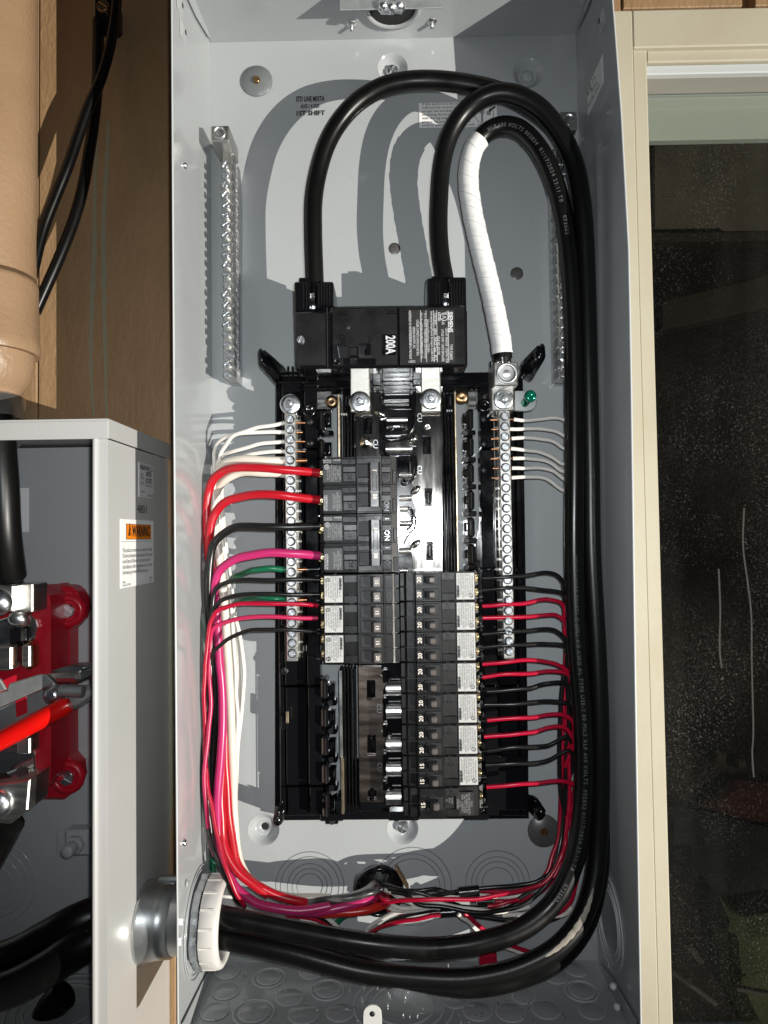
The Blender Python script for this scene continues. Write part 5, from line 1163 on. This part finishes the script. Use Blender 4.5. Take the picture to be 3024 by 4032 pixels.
for x,par in ((676,cL),(958,cH)): part('bare_strands', MB().tube([P(x*D2+4,1090,.056),P(x*D2+6,1150,.056)], .0062, 12), 'tape_black', par)

# ================================================================ BRANCH WIRES
WIRES = 0
def wire(label, m, pts, r, group, end=None, bare=None):
    path = smoothpath(pts, 6); k = [(random.uniform(.10,.32),random.uniform(0,6.3),random.uniform(.12,.40)) for _ in range(6)]; n = len(path)
    for i in range(1,n-1):                                          # hand-bent: small wanderings along the run
        e = min(1,i/4,(n-1-i)/4); path[i] = path[i]+Vector([e*.00055*sum(math.sin(q[0]*i*2+q[1])*q[2] for q in k[a:a+3]) for a in (0,1,3)])
    t = thing('wire', label, 'wire', pts[0], group)
    part('insulation', MB().tube(path, r, 10), m, t)
    if bare: part('bare_end', MB().tube(bare, r*.55, 8), 'copper', t)
    return t
r6 = region(650,1600,.452); r7 = region(650,2600,.452); r8 = region(1900,2200,.633); rq = region(1050,3300,.422); rs_ = region(1650,3300,.482)
GW = 'wires of the left bundle'; GR_ = 'wires of the right bundle'; GB = 'wires crossing the bottom of the panel'
def Lw(label, m, a, b, r, end=None):                               # a: points in the upper left view, b: in the lower left view
    pts = r6(a)+(r7(b) if b else [])
    bare = None
    if end: p = pts[0]; bare = [p+Vector((-.001,0,0)), Vector((p.x+.005,p.y,p.z)), Vector((NXL+.010+random.uniform(0,.004),-.041,p.z))]
    return wire(label, m, pts, r, GW, bare=bare)
TN, TK, TM = .00185, .0039, .0027
Lw('thin white wire into the top screw of the left neutral bar','w_white',[(1040,145,.042),(900,170,.045),(760,195,.046),(640,240,.045),(560,290,.042),(500,380,.036),(475,480,.030),(460,700,.022),(480,1000,.02),(520,1300,.02),(560,1600,.02),(590,1900,.02),(605,2212,.02)],[(618,250,.02),(632,450,.02),(622,700,.02),(612,1000,.02),(600,1300,.02)],TN,1)
Lw('thin white wire second from the top of the left neutral bar','w_white',[(1060,228,.042),(900,222,.044),(700,235,.044),(540,265,.040),(470,310,.034),(430,400,.026),(425,480,.022),(430,700,.017),(470,1000,.017),(520,1400,.017),(570,1700,.017),(640,1950,.017),(682,2212,.017)],[(690,100,.017),(680,300,.017),(660,500,.017),(640,700,.018),(625,900,.018),(615,1200,.018)],TN,1)
Lw('thin white wire third from the top of the left neutral bar','w_white',[(1040,308,.042),(880,320,.044),(740,350,.044),(600,390,.040),(500,430,.032),(455,520,.025),(470,750,.015),(500,1000,.014),(540,1300,.013),(580,1600,.013),(610,1900,.013),(640,2212,.013)],[(640,300,.013),(625,650,.013)],TN,1)
Lw('thin white wire fourth from the top of the left neutral bar','w_white',[(1060,395,.042),(900,395,.044),(780,410,.043),(680,440,.040),(600,485,.034),(530,580,.025),(490,720,.018),(500,900,.012),(530,1200,.010),(570,1500,.010),(600,1800,.010),(610,2212,.010)],[(625,400,.010)],TN,1)
Lw('thick cream wire just above the upper red wire','w_cream',[(1060,475,.042),(850,470,.045),(650,465,.043),(540,490,.038),(470,550,.033),(430,650,.030),(425,850,.028),(445,1100,.028),(480,1400,.028),(515,1700,.028),(535,2000,.028),(550,2212,.028)],[(555,100,.028),(570,400,.028),(585,750,.028),(597,1050,.028),(602,1350,.028),(625,1650,.030),(680,1830,.034),(760,1940,.038),(900,2020,.040),(1100,2062,.040),(1438,2075,.036)],TM+.0012,1)
Lw('thick cream wire curving just below the upper red wire','w_cream',[(1060,590,.040),(900,580,.042),(750,574,.042),(620,592,.038),(520,645,.034),(450,740,.028),(420,860,.024),(440,1100,.022),(480,1400,.020),(510,1700,.020)],None,TM+.0010)
Lw('thick bright red wire to the upper pole of the 50 amp breaker','w_red',[(1345,580,.046),(1200,565,.050),(1000,550,.053),(800,535,.052),(640,530,.048),(520,560,.043),(430,630,.040),(385,720,.038),(366,850,.037),(358,1000,.036),(372,1200,.033),(400,1400,.030),(420,1700,.027),(455,1950,.026),(500,2212,.026)],[(515,250,.026),(522,600,.027),(528,900,.030),(540,1150,.032),(562,1400,.034),(590,1600,.037),(640,1790,.040),(730,1905,.044),(850,1990,.046),(1000,2055,.046),(1200,2110,.044),(1300,2130,.04)],TK)
Lw('thick bright red wire to the lower pole of the 50 amp breaker','w_red',[(1345,815,.046),(1150,790,.052),(1000,775,.054),(800,770,.052),(660,785,.049),(550,820,.046),(460,900,.044),(408,1000,.043),(388,1120,.041),(380,1300,.036),(410,1500,.032),(430,1800,.028),(465,2050,.028),(490,2212,.028)],[(500,500,.028),(498,900,.032),(488,1150,.036),(492,1350,.038),(505,1550,.040),(555,1720,.044),(650,1855,.047),(760,1950,.048),(900,2040,.046)],TK)
Lw('thick black wire to the upper pole of the 30 amp breaker','w_black',[(1345,1047,.047),(1100,1050,.052),(900,1052,.053),(720,1045,.052),(600,1060,.050),(500,1110,.048),(430,1200,.047),(395,1320,.046),(381,1500,.045),(378,1700,.042),(390,1850,.038),(412,2050,.034),(425,2212,.032)],[(432,150,.032),(437,400,.031),(430,650,.030),(418,900,.030),(412,1100,.030),(430,1400,.030),(470,1700,.034)],TM+.0009)
Lw('thick magenta wire to the lower pole of the 30 amp breaker','w_magenta',[(1350,1302,.047),(1150,1285,.052),(950,1275,.053),(780,1290,.052),(640,1320,.050),(540,1370,.048),(470,1440,.046),(440,1530,.044),(430,1650,.042),(445,1800,.039),(460,2000,.038),(477,2212,.038)],[(487,120,.038),(497,350,.038),(500,600,.039),(482,900,.040),(460,1130,.041),(452,1300,.041),(470,1550,.040),(530,1800,.042),(620,1985,.048),(750,2090,.052),(900,2148,.054),(1100,2178,.054),(1300,2170,.052),(1438,2140,.050)],TM+.0012)
Lw('green wire at the upper green terminal of the left neutral bar','w_green',[(1055,1424,.043),(900,1410,.046),(780,1425,.044),(680,1455,.036),(600,1492,.026),(540,1560,.014),(480,1700,.010),(440,2000,.009),(420,2212,.009)],[(410,600,.009),(400,1200,.011),(415,1720,.016),(425,1900,.02)],TM,1)
Lw('upper thin black wire to the top left tandem breaker','w_black',[(1345,1512,.047),(1150,1507,.051),(900,1512,.052),(700,1512,.051),(560,1530,.049),(475,1562,.048),(432,1620,.047),(412,1750,.047),(402,1900,.047),(400,2050,.046),(402,2212,.045)],[(397,100,.045),(372,300,.045),(346,600,.045),(327,880,.044),(326,1100,.045),(346,1300,.047),(382,1480,.050),(422,1650,.053),(472,1780,.056),(540,1930,.058),(620,2080,.058),(700,2150,.056)],TN+.0002)
Lw('lower thin black wire to the top left tandem breaker','w_black',[(1345,1640,.047),(1100,1640,.051),(900,1635,.052),(700,1640,.051),(560,1660,.050),(480,1700,.049),(434,1760,.048),(408,1850,.046),(396,2000,.044),(390,2212,.042)],[(385,400,.040),(375,800,.038),(380,1200,.038),(400,1500,.042),(460,1750,.048)],TN+.0002)
Lw('green wire at the lower green terminal of the left neutral bar','w_green',[(1055,1690,.043),(950,1675,.046),(800,1665,.042),(700,1685,.034),(620,1712,.024),(560,1780,.014),(480,1950,.008),(440,2212,.007)],[(420,600,.007),(390,1300,.008),(378,1700,.014),(385,1880,.018)],TM,1)
Lw('thin crimson wire to the middle left tandem breaker','w_redthin',[(1330,1735,.047),(1240,1727,.050),(1000,1722,.052),(800,1715,.052),(640,1720,.051),(540,1745,.051),(450,1790,.051),(400,1860,.051),(375,2000,.050),(358,2212,.049)],[(345,100,.049),(338,300,.048),(350,600,.046),(352,900,.046),(370,1100,.049),(405,1250,.053),(440,1450,.056),(485,1650,.059),(545,1840,.062),(610,2010,.062),(690,2135,.058)],TN+.0001)
Lw('thin pink wire to the middle left tandem breaker','w_pink',[(1330,1845,.047),(1100,1840,.051),(860,1835,.052),(650,1845,.051),(520,1880,.050),(430,1930,.049),(398,2010,.047),(388,2212,.046)],[(390,200,.047),(396,430,.047),(380,640,.048),(350,850,.050),(345,1050,.050),(358,1300,.050),(390,1550,.050),(430,1700,.050)],TN+.0001)
Lw('lowest thin black wire reaching the bottom left tandem breaker','w_black',[(1330,1965,.046),(1235,1957,.049),(1050,1945,.051),(850,1945,.051),(700,1960,.050),(580,2010,.049),(480,2080,.048),(422,2150,.047),(400,2212,.046)],[(375,260,.044),(362,500,.042),(360,900,.042),(375,1250,.044),(400,1500,.046)],TN)
# right side: seven whites to the neutral bar
ryw = [(1170,750),(1130,855),(1145,958),(1140,1068),(1160,1175),(1150,1280),(1145,1385)]
rws = [[(1300,765),(1450,750),(1600,732),(1700,748)],[(1300,856),(1500,855),(1620,880),(1720,930)],[(1300,950),(1450,962),(1600,992),(1700,1060)],[(1300,1085),(1450,1110),(1600,1165),(1700,1240)],[(1300,1175),(1450,1190),(1580,1230),(1690,1310)],[(1300,1280),(1450,1285),(1600,1310),(1700,1390)],[(1300,1378),(1450,1380),(1560,1415),(1680,1510)]]
r4 = region(1600,1380,.3617)
for i in range(7):
    a = ryw[i]; pts = r4([(a[0],a[1],.043)]+[(x,y,.042-.003*k) for k,(x,y) in enumerate(rws[i])])+[P(2250+4*i,1690+45*i,.026),P(2258,2000+20*i,.022)]
    p = pts[0]; wire('%s thin white wire from the top of the right neutral bar' % od[i], 'w_white', pts, TN-.0002, 'white wires on the right neutral bar', bare=[p+Vector((.001,0,0)), p+Vector((-.004,0,0)), Vector((NXR-.010-random.uniform(0,.002),-.041,p.z))])
# right side: hot wires to the tandem breakers
hot = [('b',[(0,122),(150,112),(270,105),(400,88),(450,95),(495,135)]),('b',[(0,195),(130,186),(250,182),(370,192),(500,218)]),('r',[(0,294),(150,285),(260,275),(400,255),(460,260),(505,300)]),('r',[(0,368),(240,363),(400,350),(460,352),(505,385)]),
       ('b',[(0,470),(150,456),(270,450),(400,438),(460,450),(512,500)]),('b',[(0,552),(130,540),(280,533),(400,530),(520,546)]),('r',[(0,656),(150,640),(280,632),(400,640),(480,665),(528,705)]),('r',[(0,737),(150,718),(310,712),(420,700),(530,720)]),
       ('b',[(30,826),(200,815),(300,803),(380,780),(450,768),(530,785)]),('b',[(10,908),(200,903),(310,893),(420,888),(530,905)]),('r',[(30,1005),(200,990),(330,985),(420,970),(500,970),(556,1010)]),('r',[(10,1107),(200,1090),(320,1078),(420,1050),(500,1045),(550,1095)]),
       ('b',[(30,1196),(200,1175),(310,1168),(400,1165),(470,1130),(530,1108),(556,1140)]),('b',[(20,1284),(200,1275),(330,1270),(420,1250),(490,1210),(548,1195)]),('r',[(25,1420),(200,1405),(320,1398),(430,1385),(510,1385),(578,1415)])]
nth = {'b':0,'r':0}; ordn = ['first','second','third','fourth','fifth','sixth','seventh','eighth']
for k,(cc,pts) in enumerate(hot):
    n = len(pts); hh = [.046,.050,.050,.049,.048,.046,.044]
    q = r8([(x,y,hh[min(j,6)]) for j,(x,y) in enumerate(pts)])
    lx,ly = pts[-1]; q += r8([(lx+14-(k%3)*5, ly+90,.034+.004*(k%3)), (540-(k%4)*9+max(0,(1300-ly))*.0, ly+320 if ly<1000 else ly+200,.030+.004*(k%3))])
    nm = 'black' if cc == 'b' else 'crimson'; 
    wire('%s thin %s wire from the top of the right breaker column' % (ordn[nth[cc]],nm), 'w_black' if cc == 'b' else 'w_redthin', q, TN, 'hot wires on the right breaker column'); nth[cc] += 1
# vertical run beside the big cables, then along the bottom into the entry
def Bw(label, m, pts, r=TN, g=GB): return wire(label, m, pts, r, g)
Bw('outermost left black wire of the right hand vertical run','w_black', r8([(508,700,.034),(492,850,.034),(484,1000,.034),(480,1200,.034),(481,1350,.034),(492,1480,.034),(505,1600,.034),(492,1720,.036)])+rs_([(1120,190,.040),(1050,295,.044),(950,360,.046),(800,388,.046),(600,402,.046),(330,432,.044),(120,470,.040),(-60,480,.036)]))
Bw('crimson wire on the left of the right hand vertical run','w_redthin', r8([(520,800,.030),(505,950,.030),(497,1100,.030),(494,1300,.031),(489,1500,.032),(483,1620,.033),(470,1750,.036)])+rs_([(1095,130,.038),(1060,250,.042),(1000,335,.044),(920,400,.044),(760,440,.042),(500,430,.042)]))
Bw('crimson wire in the middle of the right hand vertical run','w_redthin', r8([(548,1080,.036),(540,1300,.036),(541,1480,.037),(522,1690,.040)])+rs_([(1195,40,.042),(1165,140,.046),(1095,285,.050),(1000,378,.052),(850,425,.054),(700,455,.056),(500,492,.057),(250,502,.056),(0,500,.054),(-180,515,.048),(-330,535,.040),(-400,500,.03)]))
Bw('black wire right of centre in the right hand vertical run','w_black', r8([(545,980,.032),(524,1180,.032),(515,1380,.033),(507,1550,.034),(494,1700,.037)])+rs_([(1150,60,.040),(1110,220,.044),(1040,320,.046),(900,440,.046),(780,520,.046),(600,570,.046),(350,560,.044),(150,500,.040),(-60,430,.036)]))
Bw('crimson wire hidden against the big cable on the right','w_redthin', r8([(575,1430,.030),(560,1560,.030),(540,1650,.030),(515,1720,.032)])+rs_([(1170,160,.036),(1110,300,.040),(1020,420,.042),(900,490,.042),(760,512,.044),(620,520,.044)]))
Bw('crimson wire dropping between the two big cables at lower right','w_redthin', rs_([(1300,250,.050),(1288,340,.050),(1270,430,.050),(1225,540,.048),(1140,608,.044),(1040,640,.040)]))
Bw('white wire beside the crimson one between the big cables at lower right','w_white', rs_([(1250,560,.044),(1210,612,.042),(1150,632,.040),(1060,640,.038),(900,620,.036),(680,632,.036)]))
Bw('black wire crossing in front from the entry to the right bend','w_black', rs_([(-220,440,.036),(-100,470,.044),(0,540,.050),(200,562,.052),(400,598,.054),(560,610,.054),(700,588,.052),(860,535,.050),(1000,430,.046),(1090,320,.042)]))
Bw('long white wire under the bright crimson wire at the bottom','w_white', rs_([(-235,440,.030),(-120,480,.036),(0,505,.042),(180,535,.046),(400,578,.048),(600,600,.048),(780,590,.046),(900,560,.044)]))
Bw('second white wire arching out of the round entry','w_white', rs_([(-240,430,.030),(-140,500,.034),(-20,545,.036),(150,480,.034),(300,470,.034),(500,470,.034),(700,480,.034),(850,470,.034)]))
Bw('black wire arching high out of the round entry to the right','w_black', rs_([(-245,415,.032),(-150,430,.040),(-20,428,.042),(120,418,.042),(230,440,.040),(330,450,.040),(480,420,.040)]))
Bw('short bright crimson wire end under the black tape','w_redthin', rs_([(560,556,.048),(620,552,.048),(700,532,.048),(800,505,.046),(950,470,.044)]))
Bw('white wire of the low pair heading right under the taped bundle','w_white', rs_([(320,620,.036),(370,665,.034),(430,710,.030),(500,772,.026),(600,850,.022),(720,895,.020),(820,935,.018),(930,950,.016)]))
Bw('crimson wire of the low pair heading right under the taped bundle','w_redthin', rs_([(370,615,.038),(420,655,.036),(480,705,.032),(550,765,.028),(650,830,.024),(760,882,.022),(860,915,.020),(950,942,.018)]))
Bw('low black wire sagging below the taped bundle','w_black', rs_([(300,620,.034),(450,640,.034),(600,650,.034),(740,668,.034),(900,690,.034),(1040,680,.036),(1150,640,.038)]))
# wires near the entry
Bw('thick grey scuffed black wire entering the round hole','w_dark', rq([(180,668,.036),(300,635,.040),(450,592,.044),(650,575,.046),(850,540,.044),(1000,500,.038),(1070,470,.022),(1080,450,-.004)]), TM+.0006)
Bw('thick orange red wire ending at the round hole','w_orange', rq([(300,640,.040),(450,695,.044),(600,706,.048),(800,692,.048),(1000,655,.044),(1110,615,.036),(1130,580,.020),(1100,520,-.004)]), TK-.0004)
Bw('magenta continuation rising into the round hole','w_magenta', rq([(190,676,.050),(400,690,.050),(600,668,.050),(800,622,.046),(960,570,.038),(1040,520,.022),(1060,480,-.004)]), TM+.0012)
Bw('grey white wire sweeping low into the round hole','w_grey', rq([(-30,505,.038),(200,545,.036),(500,565,.032),(780,538,.030),(930,480,.026),(990,430,.014),(1000,420,-.004)]), TM)
for i,(m,pts,lab) in enumerate([('w_white',[(890,925,.010),(960,830,.018),(1060,760,.026),(1180,705,.032),(1350,678,.036),(1520,655,.038),(1659,640,.040)],'white wire sweeping from the panel floor up to the taped bundle'),
    ('w_black',[(950,915,.012),(1040,840,.020),(1150,775,.028),(1300,722,.034),(1480,685,.038),(1640,670,.040),(1760,700,.040)],'black wire sweeping from the panel floor up to the taped bundle'),
    ('w_redthin',[(925,920,.012),(1000,865,.020),(1100,815,.028),(1250,780,.034),(1430,748,.038),(1600,718,.040),(1700,705,.040)],'crimson wire sweeping from the panel floor up to the taped bundle'),
    ('w_white',[(470,716,.020),(560,748,.018),(630,800,.016),(690,868,.010)],'white wire curling down left of the round entry'),
    ('w_redthin',[(180,722,.024),(300,735,.024),(430,752,.022),(550,795,.018),(685,868,.010)],'crimson wire curling down left of the round entry'),
    ('w_black',[(400,722,.022),(500,742,.020),(600,800,.016),(690,875,.008)],'black wire curling down left of the round entry'),
    ('w_white',[(310,770,.020),(400,785,.018),(500,830,.012),(560,880,.008)],'lowest white wire dropping behind the big cable left of entry'),
    ('w_green',[(760,705,.014),(700,752,.014),(640,800,.012),(560,850,.010)],'green wire slanting down left of the round entry')]):
    Bw(lab, m, rq(pts), TN if m != 'w_green' else TM)
for i,(a,b) in enumerate((((1140,600),(1210,640)),((1150,640),(1230,680)))):
    Bw(('upper' if i == 0 else 'lower')+' white loop tucked beside the round entry','w_white', rq([(1100,520,-.002),(1120,570,.018),(a[0],a[1]+10,.030),(b[0],b[1],.036),(1350,660-10*i,.038),(1500,640,.040),(1659,655,.040),(1800,640,.040)]))
    Bw(('upper' if i == 0 else 'lower')+' crimson loop tucked beside the round entry','w_redthin', rq([(1090,510,-.002),(1110,560+40*i,.014),(1140,640+30*i,.024),(1190,690,.030),(1300,690,.032),(1420,676,.034)]))
Bw('crimson wire rising steeply into the round entry','w_redthin', rq([(1200,585,.044),(1110,580,.044),(1060,555,.040),(1030,500,.024),(1022,440,-.002)]))
Bw('black wire lying over the white at the round entry','w_black', rq([(1050,425,-.002),(1090,430,.022),(1200,462,.036),(1350,500,.042),(1500,535,.044),(1640,580,.044),(1800,630,.042)]))
Bw('white wire just under the upper black wire at the entry','w_white', rq([(1040,430,-.002),(1080,470,.020),(1180,520,.032),(1300,548,.038),(1450,552,.040),(1600,540,.040)]))
# black tape bands round the bundle, wire nut on the floor
for x0,y0,x1,y1,h,lab in ((325,445,490,428,.044,'black tape band round wires at the upper bottom bundle'),(470,520,600,515,.044,'second black tape band just below the first'),(175,610,300,600,.044,'short glossy black tape band on the lower wires')):
    solo('tape_band', MB().tube(rs_([(x0,y0,h),((x0+x1)/2,(y0+y1)/2,h),(x1,y1,h)]), .0048 if x0 < 400 and x0 > 200 else .0036, 10, True), 'tape_black', lab, 'tape', 'black tape bands')
p = rs_([(485,975,.004),(628,972,.004)]); solo('wire_scrap', MB().box(p[0].x,p[1].x,-.012,-.001,PB_+.0008,PB_+.0125,.0015), 'w_redthin', 'dark red offcut lying on the floor of the panel', 'offcut')
# round entry in the back: locknut ring and torn knockout
ent = thing('entry_bushing', 'black plastic bushing ring in the round hole of the back sheet', 'bushing', (KO.x,0,KO.z-.024))
part('ring', MB().lathe((KO.x,.0105,KO.z), (0,-1,0), [(.0232,0),(.0232,.0125),(.0222,.0165),(.0205,.0168),(.0188,.015),(.0182,.002),(.0182,.0)], 44, True, (False,False)), 'black', ent)
for k in range(14):
    a = 2*math.pi*k/14; c = Vector((KO.x+.0195*math.cos(a),-.004,KO.z+.0195*math.sin(a))); part('ring_tooth', MB().box(c.x-.0016,c.x+.0016,-.0072,-.003,c.z-.0016,c.z+.0016,.0004), 'breaker', ent)
part('throat', MB().lathe((KO.x,.0105,KO.z), (0,-1,0), [(.0181,0),(.0181,.0004),(0,.0004)], 32), 'pad', ent)
solo('knockout_tab', MB().pprism([(1398,3448),(1488,3402),(1496,3408),(1480,3416),(1410,3462),(1398,3500),(1384,3522),(1392,3470)], .002,.0045,.0005), 'zinc_dull', 'bent metal knockout tab at the upper left of the round entry', 'tab')
solo('cardboard_shim', MB().pprism([(1556,3422),(1564,3420),(1610,3500),(1602,3506)], .0005,.010,.0004), 'cardboard', 'brown cardboard edge at the right of the round entry', 'cardboard')
# small debris on the floor of the panel
random.seed(21); deb = MB()
for k in range(240):
    x, y = random.uniform(-HW+.01,HW-.01), random.uniform(-PD+.01,-.006); s = random.uniform(.0002,.0006)
    deb.box(x-s,x+s,y-s,y+s,PB_+.0021 if random.random() < .3 else PB_+.0006,PB_+.0024)
o = solo('metal_shavings', deb, 'tin', None, None, kind='stuff')
for i,(x,y) in enumerate(((2440,3880),(2455,3960))):
    c = onwall(x,y,1); solo('drywall_anchor', MB().lathe((c.x-.004,c.y,c.z), (-.6,-.7,.2), [(.0012,0),(.003,.001),(.0024,.003),(.0034,.0045),(.0015,.006),(0,.0064)], 8), 'sticker_white', ('upper' if i==0 else 'lower')+' white fleck caught at the lower right corner of the panel', 'fleck')
